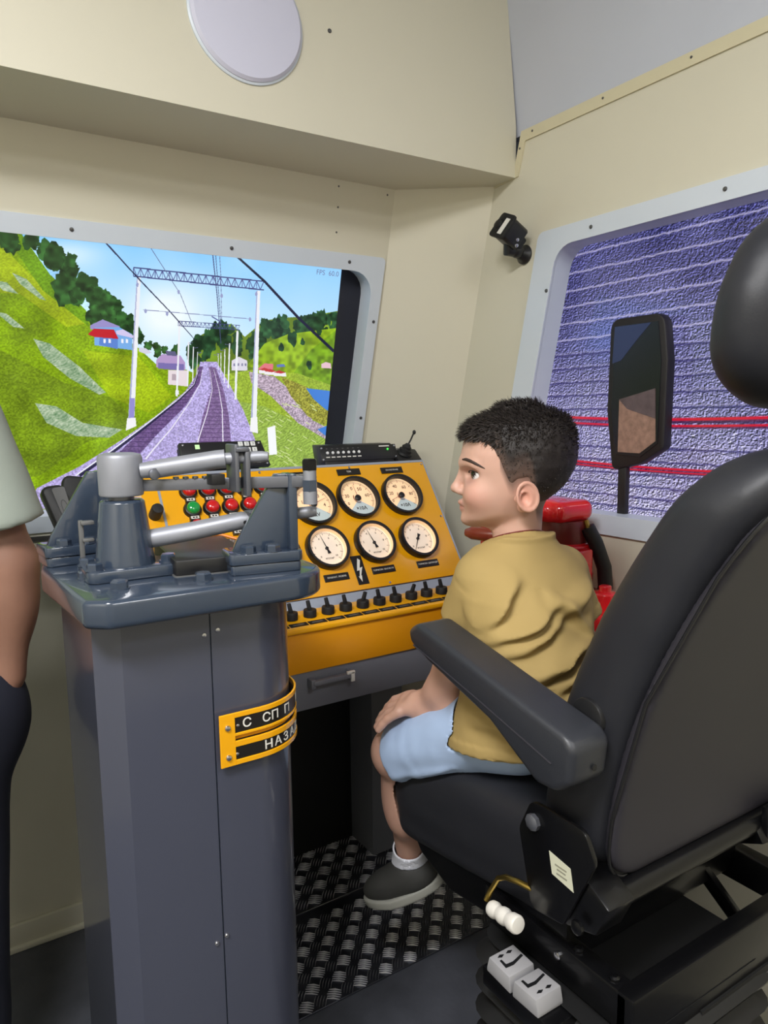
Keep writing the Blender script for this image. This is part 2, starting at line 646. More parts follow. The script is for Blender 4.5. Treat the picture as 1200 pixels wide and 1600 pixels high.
# front wall: lower upright part, raked windscreen part --------------
wall_front = structure('wall_front', MB().box((-0.03, 1.79, 0.475), (2.14, 0.08, 0.95)), M['wall_low'], label='pale lower front wall of the cab')
fr_out = round_poly([(-1.0, 0.002), (1.020, 0.002), (1.033, 0.656), (-1.0, 0.656)], 0.012)
fr_in = round_poly([(-0.95, 0.040), (0.991, 0.040), (1.001, 0.618), (-0.95, 0.618)], 0.055)
op = round_poly([(-0.96, 0.030), (1.000, 0.030), (1.010, 0.628), (-0.96, 0.628)], 0.055)
mb = MB()
holed(mb, [(-1.1, 0.0), (1.04, 0.0), (1.04, 0.84), (-1.1, 0.84)], [op], Matrix.Translation(MF.to_3x3() @ Vector((0, 0, -0.035))) @ MF, 0.035)
wall_raked = structure('wall_front_raked', mb, M['wall'], label='beige raked wall around the windscreen')
window_1 = thing('window_1', 'white framed windscreen opening with rounded corners in front of the driver', 'window', (0.0, 1.75, 0.95))
window_1['kind'] = 'structure'
mb = MB()
holed(mb, fr_out, [fr_in], MF, 0.006)
holed(mb, op, [fr_in], Matrix.Translation(MF.to_3x3() @ Vector((0, 0, -0.045))) @ MF, 0.046)
build(mb, 'window_frame', M['frame'], window_1, bevel=0.0015, bseg=1)


def screw_mesh(name, r, h, material):
    b = MB()
    b.lathe([(r, 0), (r, h * 0.35), (r * 0.75, h * 0.85), (r * 0.25, h)], None, 12)
    return b.mesh(name, material)


SCREW_DARK = screw_mesh('screw', 0.0042, 0.003, M['dark_screw'])
SCREW = screw_mesh('screw', 0.0042, 0.003, M['steel_screw'])
for u, v in ((0.885, 0.800), (0.888, 0.755), (1.020, 0.800), (0.890, 0.70)):
    put('screw', SCREW_DARK, wall_raked, MF @ Matrix.Translation((u, v, 0.0)) @ Matrix.Scale(0.55, 4))
for u, v in ((0.63, 0.637), (0.93, 0.637), (0.30, 0.637), (1.017, 0.50), (1.011, 0.25)):
    put('screw', SCREW_DARK, window_1, MF @ Matrix.Translation((u, v, 0.006)))

# corner panel between front and right walls ------------------------
ta = math.tan(RAKE)
mb = MB()
zz = [0.0, 0.95, 1.76]
ring = []
for z in zz:
    dy = max(0.0, z - 0.95) * ta
    ring.append(mb._verts([(1.040, 1.750 - dy, z), (1.233, 1.607 - dy, z), (1.262, 1.645 - dy, z), (1.068, 1.79 - dy, z)]))
for a, b in zip(ring, ring[1:]):
    for i in range(4):
        j = (i + 1) % 4
        mb.bm.faces.new((a[i], a[j], b[j], b[i]))
mb.bm.faces.new(ring[0])
mb.bm.faces.new(ring[-1])
structure('wall_corner', mb, M['wall'], label='beige slanted corner panel between windscreen and side window')

# right wall with the side window -----------------------------------
wo = round_poly([(0.40, 0.940), (1.405, 0.940), (1.253, 1.600), (0.40, 1.600)], [0.02, 0.02, 0.02, 0.02])
wi = round_poly([(0.44, 0.983), (1.327, 0.983), (1.197, 1.561), (0.44, 1.561)], [0.05, 0.03, 0.055, 0.05])
wh = round_poly([(0.43, 0.974), (1.337, 0.974), (1.206, 1.570), (0.43, 1.570)], [0.05, 0.03, 0.055, 0.05])
mb = MB()
holed(mb, [(-1.3, 0.0), (1.607, 0.0), (1.607, 0.95), (1.41, 1.74), (1.326, 1.742), (1.305, 1.83), (-1.3, 1.83)], [wh], MS, 0.035)
structure('wall_right', mb, M['wall'], label='beige right wall of the cab around the side window')
window_2 = thing('window_2', 'white framed side window opening with slanted front edge', 'window', (1.233, 0.85, 0.94))
window_2['kind'] = 'structure'
mb = MB()
holed(mb, wo, [wi], Matrix.Translation((-0.007, 0, 0)) @ MS, 0.007)
holed(mb, wh, [wi], Matrix.Translation((-0.002, 0, 0)) @ MS, 0.05)
build(mb, 'window_frame', M['frame'], window_2, bevel=0.0015, bseg=1)
ML = MS @ Matrix.Rotation(math.pi, 4, 'Y')
for y, z in ((1.225, 1.47), (1.10, 1.581), (0.80, 1.581), (1.30, 1.16)):
    put('screw', SCREW_DARK, window_2, frame_from((1.226, y, z), (-1, 0, 0)))

# trim strip along the top of the right wall -------------------------
mb = MB()
pl = [(1.408, 1.735), (1.326, 1.741), (1.304, 1.812), (-1.3, 1.812)]
pu = [(1.405, 1.757), (1.338, 1.760), (1.316, 1.836), (-1.3, 1.836)]
for i in range(3):
    mb.prism([pl[i], pl[i + 1], pu[i + 1], pu[i]], Matrix.Translation((-0.004, 0, 0)) @ MS, 0.0045)
trim_1 = structure('trim_1', mb, M['trimstrip'], label='beige edge strip with small screws along top of right wall')
for y, z in ((1.32, 1.80), (1.345, 1.752), (1.28, 1.826), (1.08, 1.826), (0.88, 1.826), (1.395, 1.747)):
    put('screw', SCREW_DARK, trim_1, frame_from((1.229, y, z), (-1, 0, 0)) @ Matrix.Diagonal((0.6, 0.6, 0.6, 1)))

# overhead bulkhead above the windscreen ------------------------------
mb = MB()
mb.prism([(-1.1, 1.74), (1.231, 1.74), (1.231, 1.85), (1.200, 2.12), (1.170, 2.35), (-1.1, 2.35)],
         Matrix(((1, 0, 0), (0, 0, 1), (0, -1, 0))).transposed().to_4x4() @ Matrix.Translation((0, 0, 0)), 0.23, z0=-1.565)
wall_overhead = structure('wall_overhead', mb, M['wall'], label='beige overhead bulkhead box above the windscreen')
put('screw', SCREW_DARK, wall_overhead, frame_from((0.745, 1.335, 1.935), (0, -1, 0)))

# lower panel edging on the right wall
mb = MB()
holed(mb, round_poly([(0.45, 0.56), (0.965, 0.56), (0.965, 0.885), (0.45, 0.885)], 0.02), [round_poly([(0.46, 0.57), (0.955, 0.57), (0.955, 0.875), (0.46, 0.875)], 0.015)],
      Matrix.Translation((-0.004, 0, 0)) @ MS, 0.0045)
structure('trim_2', mb, M['trimstrip'], label='raised bead of the lower panel on the right wall')
mb = MB()
mb.box((-0.03, 1.744, 0.03), (2.1, 0.012, 0.06)).box((-0.03, 1.738, 0.006), (2.1, 0.02, 0.012))
structure('baseboard_front', mb, M['wall_low'], bevel=0.003, label='low skirting at foot of the front wall')
mb = MB().box((-0.20, 1.747, 0.938), (1.0, 0.006, 0.010))
structure('trim_3', mb, M['dark_screw'], label='dark joint under the windscreen sill')

# roof slope, ceiling, left and back walls
mb = MB()
mb.prism([(1.240, 1.832), (1.290, 1.832), (1.215, 2.36), (1.165, 2.36)],
         Matrix(((1, 0, 0), (0, 0, 1), (0, -1, 0))).transposed().to_4x4(), 2.66, z0=-1.36)
structure('ceiling_slope', mb, M['roof'], label='grey blue sloping roof panel above the right wall')
structure('ceiling', MB().box((0.05, 0.1, 2.375), (2.46, 3.0, 0.05)), M['roof'], label='pale cab ceiling')
structure('wall_left', MB().box((-1.125, 0.225, 1.175), (0.05, 3.15, 2.35)), M['wall'], label='beige left wall of the cab')
structure('wall_back', MB().box((0.05, -1.325, 1.175), (2.46, 0.05, 2.35)), M['wall'], label='beige back wall of the cab')

# ceiling lamps (out of the photograph, they light the cab)
for lx, ly, lab in ((-0.50, 0.05, 'flat white ceiling lamp left of the cab middle'), (0.50, -0.85, 'flat white ceiling lamp at the right rear of the cab')):
    t = thing('ceiling_lamp', lab, 'lamp', (lx, ly, 2.35))
    build(MB().box((lx, ly, 2.335), (0.62, 0.36, 0.03)), 'lamp_body', M['frame'], t, bevel=0.006)
    build(MB().box((lx, ly, 2.319), (0.56, 0.31, 0.004)), 'diffuser', mat('diffuser', (250, 248, 240), 0.5, emit=(255, 246, 230), estr=2.0), t)

# round cover on the bulkhead
t = thing('round_cover', 'round pale lilac grey cover disc on beige bulkhead above windscreen', 'cover', (0.574, 1.335, 1.806))
mb = MB().lathe([(0.107, 0), (0.107, 0.007), (0.102, 0.012), (0.06, 0.015), (0.01, 0.0155)], frame_from((0.574, 1.335, 1.912), (0, -1, 0)), 64)
build(mb, 'cover_disc', M['cover'], t)
mb = MB().lathe([(0.111, 0), (0.111, 0.003), (0.108, 0.005)], frame_from((0.574, 1.335, 1.912), (0, -1, 0)), 64)
build(mb, 'mounting_ring', M['frame'], t)
# ------------------------------------------------------------------ the two simulator screens (flat pictures on real monitors)
def vnoise(w, h, cx, cy, rng):
    g = rng.rand(cy + 2, cx + 2)
    x = np.linspace(0, cx, w, endpoint=False)
    y = np.linspace(0, cy, h, endpoint=False)
    xi, yi = x.astype(int), y.astype(int)
    fx, fy = x - xi, y - yi
    fx, fy = fx * fx * (3 - 2 * fx), fy * fy * (3 - 2 * fy)
    a = g[yi][:, xi] * (1 - fx) + g[yi][:, xi + 1] * fx
    b = g[yi + 1][:, xi] * (1 - fx) + g[yi + 1][:, xi + 1] * fx
    return a * (1 - fy)[:, None] + b * fy[:, None]


class Canvas:
    def __init__(self, w, h, H, u0, u1, v0, v1):
        self.w, self.h = w, h
        U, V = np.meshgrid(np.linspace(u0, u1, w), np.linspace(v0, v1, h))
        q = H[0][0] * U + H[0][1] * V + H[0][2], H[1][0] * U + H[1][1] * V + H[1][2], H[2][0] * U + H[2][1] * V + H[2][2]
        self.X, self.Y = q[0] / q[2], q[1] / q[2]       # picture units of the simulator view
        self.U, self.V = U, V
        self.img = np.zeros((h, w, 3))

    def inside(self, pts):
        x0, x1 = min(p[0] for p in pts), max(p[0] for p in pts)
        y0, y1 = min(p[1] for p in pts), max(p[1] for p in pts)
        m = (self.X >= x0) & (self.X <= x1) & (self.Y >= y0) & (self.Y <= y1)
        X, Y = self.X[m], self.Y[m]
        r = np.zeros(X.shape, bool)
        n = len(pts)
        for i in range(n):
            (ax, ay), (bx, by) = pts[i], pts[(i + 1) % n]
            if ay == by:
                continue
            c = ((ay > Y) != (by > Y)) & (X < (bx - ax) * (Y - ay) / (by - ay) + ax)
            r ^= c
        out = np.zeros(self.X.shape, bool)
        out[m] = r
        return out

    def poly(self, pts, col, noise=None, amp=0.0):
        m = self.inside(pts)
        c = np.array(col, float)
        if noise is None:
            self.img[m] = c
        else:
            self.img[m] = c * (1 + amp * (noise[m][:, None] - 0.5) * 2)
        return m

    def line(self, pts, w, col, w2=None):
        for i in range(len(pts) - 1):
            (ax, ay), (bx, by) = pts[i], pts[i + 1]
            L = math.hypot(bx - ax, by - ay) or 1
            k0 = w + ((w2 if w2 is not None else w) - w) * i / max(1, len(pts) - 1)
            k1 = w + ((w2 if w2 is not None else w) - w) * (i + 1) / max(1, len(pts) - 1)
            nx, ny = -(by - ay) / L / 2, (bx - ax) / L / 2
            self.poly([(ax + nx * k0, ay + ny * k0), (bx + nx * k1, by + ny * k1), (bx - nx * k1, by - ny * k1), (ax - nx * k0, ay - ny * k0)], col)

    def blob(self, x, y, rx, ry, col, rng, jag=0.25, noise=None):
        n = 14
        pts = []
        for i in range(n):
            a = 2 * math.pi * i / n
            k = 1 + jag * (rng.rand() - 0.5) * 2
            pts.append((x + rx * k * math.cos(a), y + ry * k * math.sin(a)))
        self.poly(pts, col, noise, 0.35 if noise is not None else 0)

    def image(self, name):
        im = bpy.data.images.new(name, self.w, self.h, alpha=False)
        a = np.ones((self.h, self.w, 4), np.float32)
        a[..., :3] = np.clip(self.img / 255.0, 0, 1)
        im.pixels.foreach_set(a.ravel())
        im.update()
        im.pack()
        return im


def screen_material(name, im, strength):
    m = bpy.data.materials.new(name)
    m.use_nodes = True
    nt = m.node_tree
    b = nt.nodes['Principled BSDF']
    b.inputs['Base Color'].default_value = (0.004, 0.004, 0.005, 1)
    b.inputs['Roughness'].default_value = 0.12
    t = nt.nodes.new('ShaderNodeTexImage')
    t.image = im
    t.extension = 'EXTEND'
    nt.links.new(t.outputs['Color'], b.inputs['Emission Color'])
    b.inputs['Emission Strength'].default_value = strength
    return m


def screen_mesh(name, m, u0, u1, v0, v1, material):
    me = bpy.data.meshes.new(name)
    bm = bmesh.new()
    vs = [bm.verts.new(m @ Vector(p)) for p in ((u0, v0, 0), (u1, v0, 0), (u1, v1, 0), (u0, v1, 0))]
    f = bm.faces.new(vs)
    uv = bm.loops.layers.uv.new('map')
    for l, c in zip(f.loops, ((0, 0), (1, 0), (1, 1), (0, 1))):
        l[uv].uv = c
    bm.to_mesh(me)
    bm.free()
    me.materials.append(material)
    return me


rng = np.random.RandomState(11)
K = 0.51667


def c1(*p):
    return [(x * K, 330 + y * K) for x, y in p]


U0, U1, V0, V1 = -0.278, 0.935, 0.006, 0.628
cv = Canvas(1500, 770, [[842.455, -40.121, -125.724], [219.938, -876.847, 838.014], [0.351, -0.217, 1.0]], U0, U1, V0, V1)
X, Y = cv.X, cv.Y
n_fine = vnoise(cv.w, cv.h, 420, 240, rng)
n_mid = vnoise(cv.w, cv.h, 120, 70, rng)
n_big = vnoise(cv.w, cv.h, 30, 16, rng)
n_diag = np.clip(0.5 + 0.5 * np.sin((X * 0.55 + Y * 0.9) * 1.3 + n_mid * 9), 0, 1)
# sky with a pale glow low in the middle
t = np.clip((Y - 360) / 220, 0, 1)[..., None]
sky = np.array([128, 196, 250]) * (1 - t) + np.array([205, 232, 252]) * t
glow = np.exp(-(((X - 265) / 95) ** 2 + ((Y - 490) / 60) ** 2))[..., None] + 0.7 * np.exp(-(((X - 95) / 70) ** 2 + ((Y - 395) / 22) ** 2))[..., None]
glow = np.clip(glow + 0.35 * (vnoise(cv.w, cv.h, 14, 9, rng)[..., None] - 0.5), 0, 1)
cv.img[:] = sky * (1 - 0.85 * glow) + np.array([246, 250, 248]) * 0.85 * glow
# far right ridge
cv.poly(c1((580, 470), (590, 385), (650, 350), (700, 340), (740, 380), (800, 330), (860, 322), (930, 318), (1030, 300), (1060, 520), (900, 640), (600, 640)), (118, 148, 44), n_big, 0.25)
for i in range(150):
    x = 575 + rng.rand() * 470
    top = np.interp(x, [580, 650, 700, 745, 800, 860, 930, 1030], [405, 355, 345, 405, 335, 325, 322, 308])
    dep = 60 if x < 760 else 75
    y = top + rng.rand() ** 1.3 * dep
    g = 0.75 + 0.45 * rng.rand()
    cv.blob(x * K, 330 + y * K, 4.5 + rng.rand() * 3, 6 + rng.rand() * 5, (40 * g, 74 * g, 44 * g), rng, 0.35, n_mid)
cv.poly(c1((745, 470), (800, 400), (870, 372), (960, 360), (1030, 352), (1040, 560), (930, 520), (850, 480)), (136, 168, 34), n_mid, 0.22)
cv.poly(c1((880, 500), (940, 420), (1015, 360), (1040, 520), (990, 560)), (112, 150, 30), n_mid, 0.25)
for x, y, r in ((935, 465, 9), (850, 412, 8), (885, 385, 14), (915, 395, 7), (965, 365, 8)):
    cv.blob(x * K, 330 + y * K, r * 0.5, r * 0.85, (36, 70, 40), rng, 0.25, n_mid)
# right valley: grass, path, water
cv.poly(c1((640, 500), (760, 480), (900, 490), (1040, 540), (1040, 780), (720, 780), (690, 560)), (150, 176, 56), n_fine, 0.16)
m = cv.poly(c1((752, 485), (830, 500), (900, 560), (945, 632), (1000, 660), (985, 690), (900, 640), (820, 560), (760, 520)), (176, 160, 176), n_fine, 0.28)
cv.poly(c1((850, 500), (960, 545), (995, 600), (985, 650), (930, 620), (880, 560)), (150, 150, 62), n_fine, 0.30)
cv.poly(c1((925, 535), (1010, 545), (1010, 612), (985, 600), (950, 570)), (70, 128, 210))
cv.poly(c1((960, 660), (990, 648), (1010, 652), (1010, 690), (985, 680)), (70, 128, 210))
cv.poly(c1((720, 575), (800, 590), (900, 640), (985, 690), (985, 800), (760, 800), (735, 660)), (146, 174, 76), n_diag * 0.5 + n_fine * 0.5, 0.2)
for i in range(60):
    x, y = 725 + rng.rand() * 230, 580 + rng.rand() * 190
    cv.line(c1((x, y), (x + 14, y + 8)), 1.2, (205, 220, 150))
# left hill
cv.poly(c1((-700, -200), (-60, 55), (60, 62), (100, 190), (160, 230), (240, 290), (330, 350), (420, 415), (480, 470), (560, 478), (610, 500), (570, 600), (470, 720), (330, 860), (160, 1000), (60, 1100), (-700, 1100)), (126, 158, 20), n_fine, 0.15)
for pts, col, am in ((((-700, 0), (0, 100), (130, 230), (260, 340), (200, 350), (60, 250), (-700, 200)), (156, 176, 28), 0.11),
                     (((-700, 500), (0, 420), (200, 520), (330, 560), (420, 640), (260, 700), (120, 800), (-700, 900)), (112, 138, 26), 0.17),
                     (((250, 420), (420, 440), (520, 560), (450, 610), (330, 560)), (146, 170, 24), 0.12),
                     (((60, 62), (150, 190), (260, 300), (270, 350), (130, 240), (40, 110)), (106, 148, 24), 0.13)):
    cv.poly(c1(*pts), col, n_fine, am)
sel = cv.inside(c1((-700, -100), (60, 62), (420, 415), (530, 560), (110, 830), (60, 1100), (-700, 1100)))
cv.img[sel] *= (0.97 + 0.06 * n_diag[sel])[:, None]
cv.img[sel] *= (0.84 + 0.32 * n_big[sel])[:, None]
for pts in (((100, 385), (150, 400), (240, 470), (320, 548), (300, 555), (210, 505), (130, 440)), ((105, 580), (170, 590), (250, 640), (370, 660), (330, 685), (230, 680), (140, 640)),
            ((35, 185), (80, 205), (140, 270), (120, 265), (60, 220)), ((-20, 300), (20, 310), (75, 355), (40, 350)), ((-30, 205), (20, 215), (55, 250), (10, 240))):
    m = cv.inside(c1(*pts))
    k = np.clip(n_diag * 0.25 + n_fine * 0.45 + n_mid * 0.5 - 0.1, 0, 1)[m][:, None]
    cv.img[m] = np.array([96, 132, 92]) * (1 - k) + np.array([206, 216, 190]) * k
# trees along the left ridge
for x, y, r in ((20, 85, 32), (95, 85, 22), (130, 118, 24), (150, 150, 38), (205, 165, 30), (205, 230, 44), (230, 250, 26), (262, 215, 28), (280, 250, 24), (292, 300, 30), (320, 265, 22), (330, 310, 30),
                (350, 290, 22), (372, 320, 26), (395, 345, 20), (410, 370, 20), (300, 255, 20), (340, 340, 22), (380, 360, 20), (425, 385, 12), (448, 408, 12), (475, 425, 14), (498, 420, 9), (528, 420, 12), (470, 405, 8)):
    for k in range(7):
        g = 0.7 + 0.5 * rng.rand()
        cv.blob((x + (rng.rand() - 0.5) * r) * K, 330 + (y + (rng.rand() - 0.5) * r * 1.3) * K, r * 0.36, r * 0.42, (44 * g, 82 * g, 38 * g), rng, 0.35, n_mid)
# houses
cv.poly(c1((272, 345), (310, 327), (362, 348), (362, 362), (272, 356)), (150, 140, 196))
cv.poly(c1((285, 352), (360, 350), (400, 372), (400, 420), (285, 405)), (120, 170, 226))
cv.poly(c1((350, 362), (372, 357), (403, 376), (403, 384), (352, 372)), (206, 196, 232))
cv.poly(c1((300, 380), (356, 386), (356, 417), (300, 404)), (92, 130, 204))
cv.poly(c1((265, 372), (284, 355), (344, 358), (358, 386), (285, 380)), (190, 30, 44))
for x in (312, 328, 366, 380):
    cv.poly(c1((x, 386), (x + 7, 387), (x + 7, 399), (x, 398)), (236, 236, 244))
cv.poly(c1((472, 450), (490, 432), (545, 436), (560, 458), (560, 480), (472, 472)), (176, 150, 196))
cv.poly(c1((478, 458), (556, 462), (556, 482), (478, 476)), (120, 110, 170))
cv.poly(c1((508, 480), (566, 482), (566, 530), (508, 524)), (226, 214, 218))
cv.poly(c1((520, 492), (532, 493), (532, 512), (520, 511)), (176, 160, 170))
cv.poly(c1((420, 412), (440, 414), (460, 428), (440, 432), (420, 424)), (206, 206, 222))
cv.poly(c1((500, 422), (530, 424), (535, 438), (505, 436)), (96, 96, 130))
cv.poly(c1((700, 452), (722, 440), (748, 452), (748, 482), (700, 482)), (216, 212, 224))
for i, x in enumerate((706, 718, 730, 740)):
    cv.poly(c1((x, 460), (x + 5, 460), (x + 5, 468), (x, 468)), (130, 130, 160))
cv.poly(c1((778, 478), (800, 460), (826, 462), (826, 478)), (220, 120, 130))
for x, y in ((783, 480), (800, 484), (828, 488)):
    cv.poly(c1((x, y), (x + 16, y - 6), (x + 36, y), (x + 38, y + 12), (x, y + 10)), (232, 232, 236))
    cv.poly(c1((x, y), (x + 16, y - 7), (x + 36, y), (x + 22, y + 3)), (186, 60, 62))
cv.poly(c1((836, 464), (858, 462), (864, 470), (838, 472)), (96, 120, 186))
cv.poly(c1((972, 462), (985, 456), (1000, 460), (1002, 476), (972, 474)), (226, 190, 200))
# track bed
cv.poly(c1((606, 455), (655, 455), (692, 520), (735, 600), (775, 700), (790, 900), (90, 900), (110, 838), (240, 772), (370, 690), (470, 620), (560, 545), (596, 490)), (176, 164, 214), n_fine, 0.20)
cv.poly(c1((600, 470), (614, 470), (604, 520), (560, 590), (470, 680), (400, 760), (330, 760), (400, 690), (500, 600), (580, 530)), (108, 84, 132), n_fine, 0.18)
cv.poly(c1((630, 470), (652, 472), (676, 540), (692, 620), (702, 740), (588, 740), (612, 620), (640, 540)), (126, 102, 146), n_fine, 0.18)
for i in range(26):
    f = (i / 26.0) ** 1.6
    y = 500 + f * 240
    cv.line(c1((np.interp(y, [500, 620, 740], [646, 612, 588]), y), (np.interp(y, [500, 620, 740], [662, 692, 702]), y)), 0.5 + 1.0 * f, (92, 68, 112))
    x0, x1 = np.interp(y, [500, 560, 620, 740], [594, 545, 478, 345]), np.interp(y, [500, 560, 620, 740], [610, 582, 528, 410])
    cv.line(c1((x0, y), (x1, y)), 0.5 + 1.0 * f, (78, 58, 104))
cv.line(c1((602, 480), (588, 525), (540, 572), (450, 645), (350, 722), (240, 800)), 0.8, (44, 40, 70), 5)
cv.line(c1((600, 480), (586, 524), (536, 571), (444, 643), (342, 720), (228, 800)), 0.5, (236, 236, 246), 2.2)
cv.line(c1((612, 478), (606, 520), (572, 580), (520, 655), (468, 715), (440, 750)), 0.5, (230, 226, 240), 2.6)
cv.line(c1((634, 478), (642, 540), (626, 610), (600, 690), (590, 740)), 0.5, (232, 228, 242), 2.2)
cv.line(c1((646, 478), (662, 540), (672, 600), (674, 690), (676, 740)), 0.5, (232, 228, 242), 2.2)
for i in range(900):
    x, y = 100 + rng.rand() * 640, 600 + rng.rand() * 240
    if np.interp(x, [100, 240, 370, 470], [845, 775, 695, 625]) < y and (x < np.interp(y, [640, 720, 840], [430, 320, 180]) or 530 < x < 590 or x > 700):
        g = rng.rand()
        cv.line(c1((x, y), (x + 3, y + 1)), 1.4, (150 + 80 * g, 140 + 80 * g, 190 + 50 * g))
# catenary: masts, portals and wires
WH, SH = (232, 234, 240), (168, 172, 206)
for xt, yt, xb, yb, w in ((570, 395, 567, 530, 2.2), (585, 410, 582, 515, 1.6), (597, 425, 595, 495, 1.2), (694, 400, 690, 535, 2.2), (680, 418, 678, 520, 1.6), (668, 428, 668, 500, 1.2), (660, 432, 660, 480, 1.0)):
    cv.line(c1((xt, yt), (xb, yb)), w, WH)
    cv.line(c1((xt, yt + 4), (xt + (14 if xt < 620 else -14), yt + 2)), 0.8, (110, 110, 150))
cv.line(c1((543, 340), (534, 560)), 3.0, WH)
cv.line(c1((718, 362), (712, 570)), 3.4, WH)
cv.line(c1((530, 548), (541, 548)), 6, WH)


def truss(a, b, hgt, w, n):
    a, b = np.array(a, float), np.array(b, float)
    dn = np.array([0.0, hgt])
    cv.line(c1(tuple(a), tuple(b)), w, (62, 66, 116))
    cv.line(c1(tuple(a + dn), tuple(b + dn)), w, (62, 66, 116))
    for i in range(n):
        p, q = a + (b - a) * i / n, a + (b - a) * (i + 0.5) / n
        s = a + (b - a) * (i + 1) / n
        cv.line(c1(tuple(p), tuple(q + dn), tuple(s)), w * 0.6, (84, 88, 140))
        cv.line(c1(tuple(p), tuple(p + dn)), w * 0.5, (84, 88, 140))


truss((538, 332), (725, 345), 14, 1.0, 16)
truss((403, 170), (798, 212), 26, 1.9, 18)
for (x0, y0), (x1, y1), w in (((421, 200), (397, 645), 8.5), ((783, 240), (768, 652), 7.5)):
    cv.line(c1((x0, y0), (x1, y1)), w * 0.55, WH, w)
    cv.line(c1((x0 - 6, y0), (x1 - 8, y1)), w * 0.18, SH, w * 0.35)
cv.line(c1((400, 565), (398, 630)), 8, (146, 140, 206))
cv.poly(c1((384, 626), (410, 624), (412, 650), (380, 664)), (236, 236, 238))
cv.poly(c1((758, 625), (778, 622), (780, 672), (756, 666)), (238, 238, 240))
cv.poly(c1((808, 655), (832, 648), (838, 735), (814, 738)), (240, 242, 244))
for pts, w, w2, col in (([(315, 90), (420, 205), (520, 310), (590, 390)], 2.4, 1.0, (46, 48, 78)), ([(452, 105), (545, 250), (585, 350)], 1.0, 0.7, (100, 104, 140)),
                        ([(643, 128), (656, 250), (668, 400)], 1.6, 1.0, (74, 80, 120)), ([(652, 130), (662, 260), (668, 345)], 1.0, 0.7, (74, 80, 120)), ([(664, 131), (668, 200), (670, 330)], 0.9, 0.7, (96, 100, 140)),
                        ([(715, 135), (800, 212), (900, 320), (1010, 424)], 3.4, 4.6, (30, 34, 56)), ([(432, 298), (600, 312), (760, 326)], 1.0, 1.0, (120, 126, 170)), ([(640, 318), (668, 335)], 1.6, 1.6, (90, 96, 150))):
    cv.line(c1(*pts), w, col, w2)
for x, y in ((540, 244), (670, 256), (440, 302), (505, 310), (756, 327), (775, 250), (415, 222)):
    cv.blob(x * K, 330 + y * K, 2.0, 3.4, (150, 156, 196), rng, 0.1)
IM1 = cv.image('train_view')
del X, Y

t = thing('display_screen', 'wide monitor behind windscreen showing railway track, catenary and green hills', 'screen', (0.33, 1.79, 0.95))
MSC = Matrix.Translation(MF.to_3x3() @ Vector((0, 0, -0.04))) @ MF
mb = MB()
mb.box((0.33, 0.341, -0.022), (1.43, 0.692, 0.038), MSC)
build(mb, 'bezel', M['bezel'], t, bevel=0.004)
put('panel', screen_mesh('panel', Matrix.Translation(MF.to_3x3() @ Vector((0, 0, -0.0385))) @ MF, U0, U1, V0, V1, screen_material('train_view', IM1, 1.08)), t)
tm = text_mesh('FPS  60.0', 0.017, 0.0002, mat('overlay_text', (110, 120, 150), 0.5, emit=(120, 130, 165), estr=0.8))
put('overlay_text', tm, t, Matrix.Translation(MF.to_3x3() @ Vector((0.897, 0.604, -0.0380))) @ MF)

# side screen: rough brick embankment with red cables ------------------------------
A0, A1, B0, B1 = 0.38, 1.42, 0.93, 1.63
cv = Canvas(1300, 875, [[-139.876, -108.584, 2082.6], [640.126, -1451.326, 2251.274], [0.976, -0.155, 1.0]], A0, A1, B0, B1)
U, V = cv.U, cv.V
h, w = cv.h, cv.w
f1 = vnoise(w, h, 640, 430, rng)
f2 = vnoise(w, h, 300, 300, rng)
f3 = vnoise(w, h, 90, 60, rng)
f4 = vnoise(w, h, 12, 8, rng)
t01 = np.clip((V - 0.98) / 0.55, 0, 1)[..., None]
base = np.array([150, 146, 182]) * (1 - t01) + np.array([70, 70, 118]) * t01
em = (np.roll(f2, (1, 1), (0, 1)) - np.roll(f2, (-1, -1), (0, 1))) * 2.4 + (np.roll(f1, (1, 1), (0, 1)) - np.roll(f1, (-1, -1), (0, 1))) * 1.0
cv.img[:] = base * (1 + 0.60 * em[..., None]) + 40 * np.clip(f1 - 0.62, 0, 1)[..., None] + (f4[..., None] - 0.5) * 30
# worm-like pale flecks
ang = vnoise(w, h, 40, 28, rng) * 12
stre = np.sin(U * 1400 + ang * 3) * np.sin(V * 1400 + ang * 4)
fleck = np.clip((stre * f2 - 0.34) * 3, 0, 1)[..., None]
cv.img[:] = cv.img * (1 - 0.55 * fleck) + np.array([180, 180, 214]) * 0.55 * fleck
pale = np.exp(-(((U - 1.10) / 0.10) ** 2 + ((V - 1.36) / 0.05) ** 2))[..., None]  # bluish reflection of the front screen, painted into this picture
cv.img[:] = cv.img * (1 - 0.35 * pale) + np.array([70, 96, 190]) * 0.35 * pale
wob = (f3 - 0.5) * 0.003
for i, z in enumerate((0.993, 1.016, 1.040, 1.066, 1.094, 1.122, 1.176, 1.206, 1.237, 1.268, 1.299, 1.330, 1.362, 1.398, 1.436, 1.472, 1.510, 1.548, 1.588)):
    d = V + wob + (0.006 if i % 3 == 0 else 0.0) * (U - 1.0) - z
    dark = np.exp(-(d / 0.0022) ** 2)[..., None] * (0.75 if z < 1.36 else 0.25)
    lite = np.exp(-((d - 0.0045) / 0.0022) ** 2)[..., None] * (0.35 if z < 1.36 else 0.75)
    cv.img[:] = cv.img * (1 - dark) + np.array([48, 44, 96]) * dark
    cv.img[:] = cv.img * (1 - lite) + np.array([196, 190, 224]) * lite
for u in (1.155, 1.185, 0.80, 0.62):
    d = np.exp(-((U + wob - u) / 0.0022) ** 2)[..., None] * 0.4 * (V < 1.34)[..., None]
    cv.img[:] = cv.img * (1 - d) + np.array([70, 64, 116]) * d
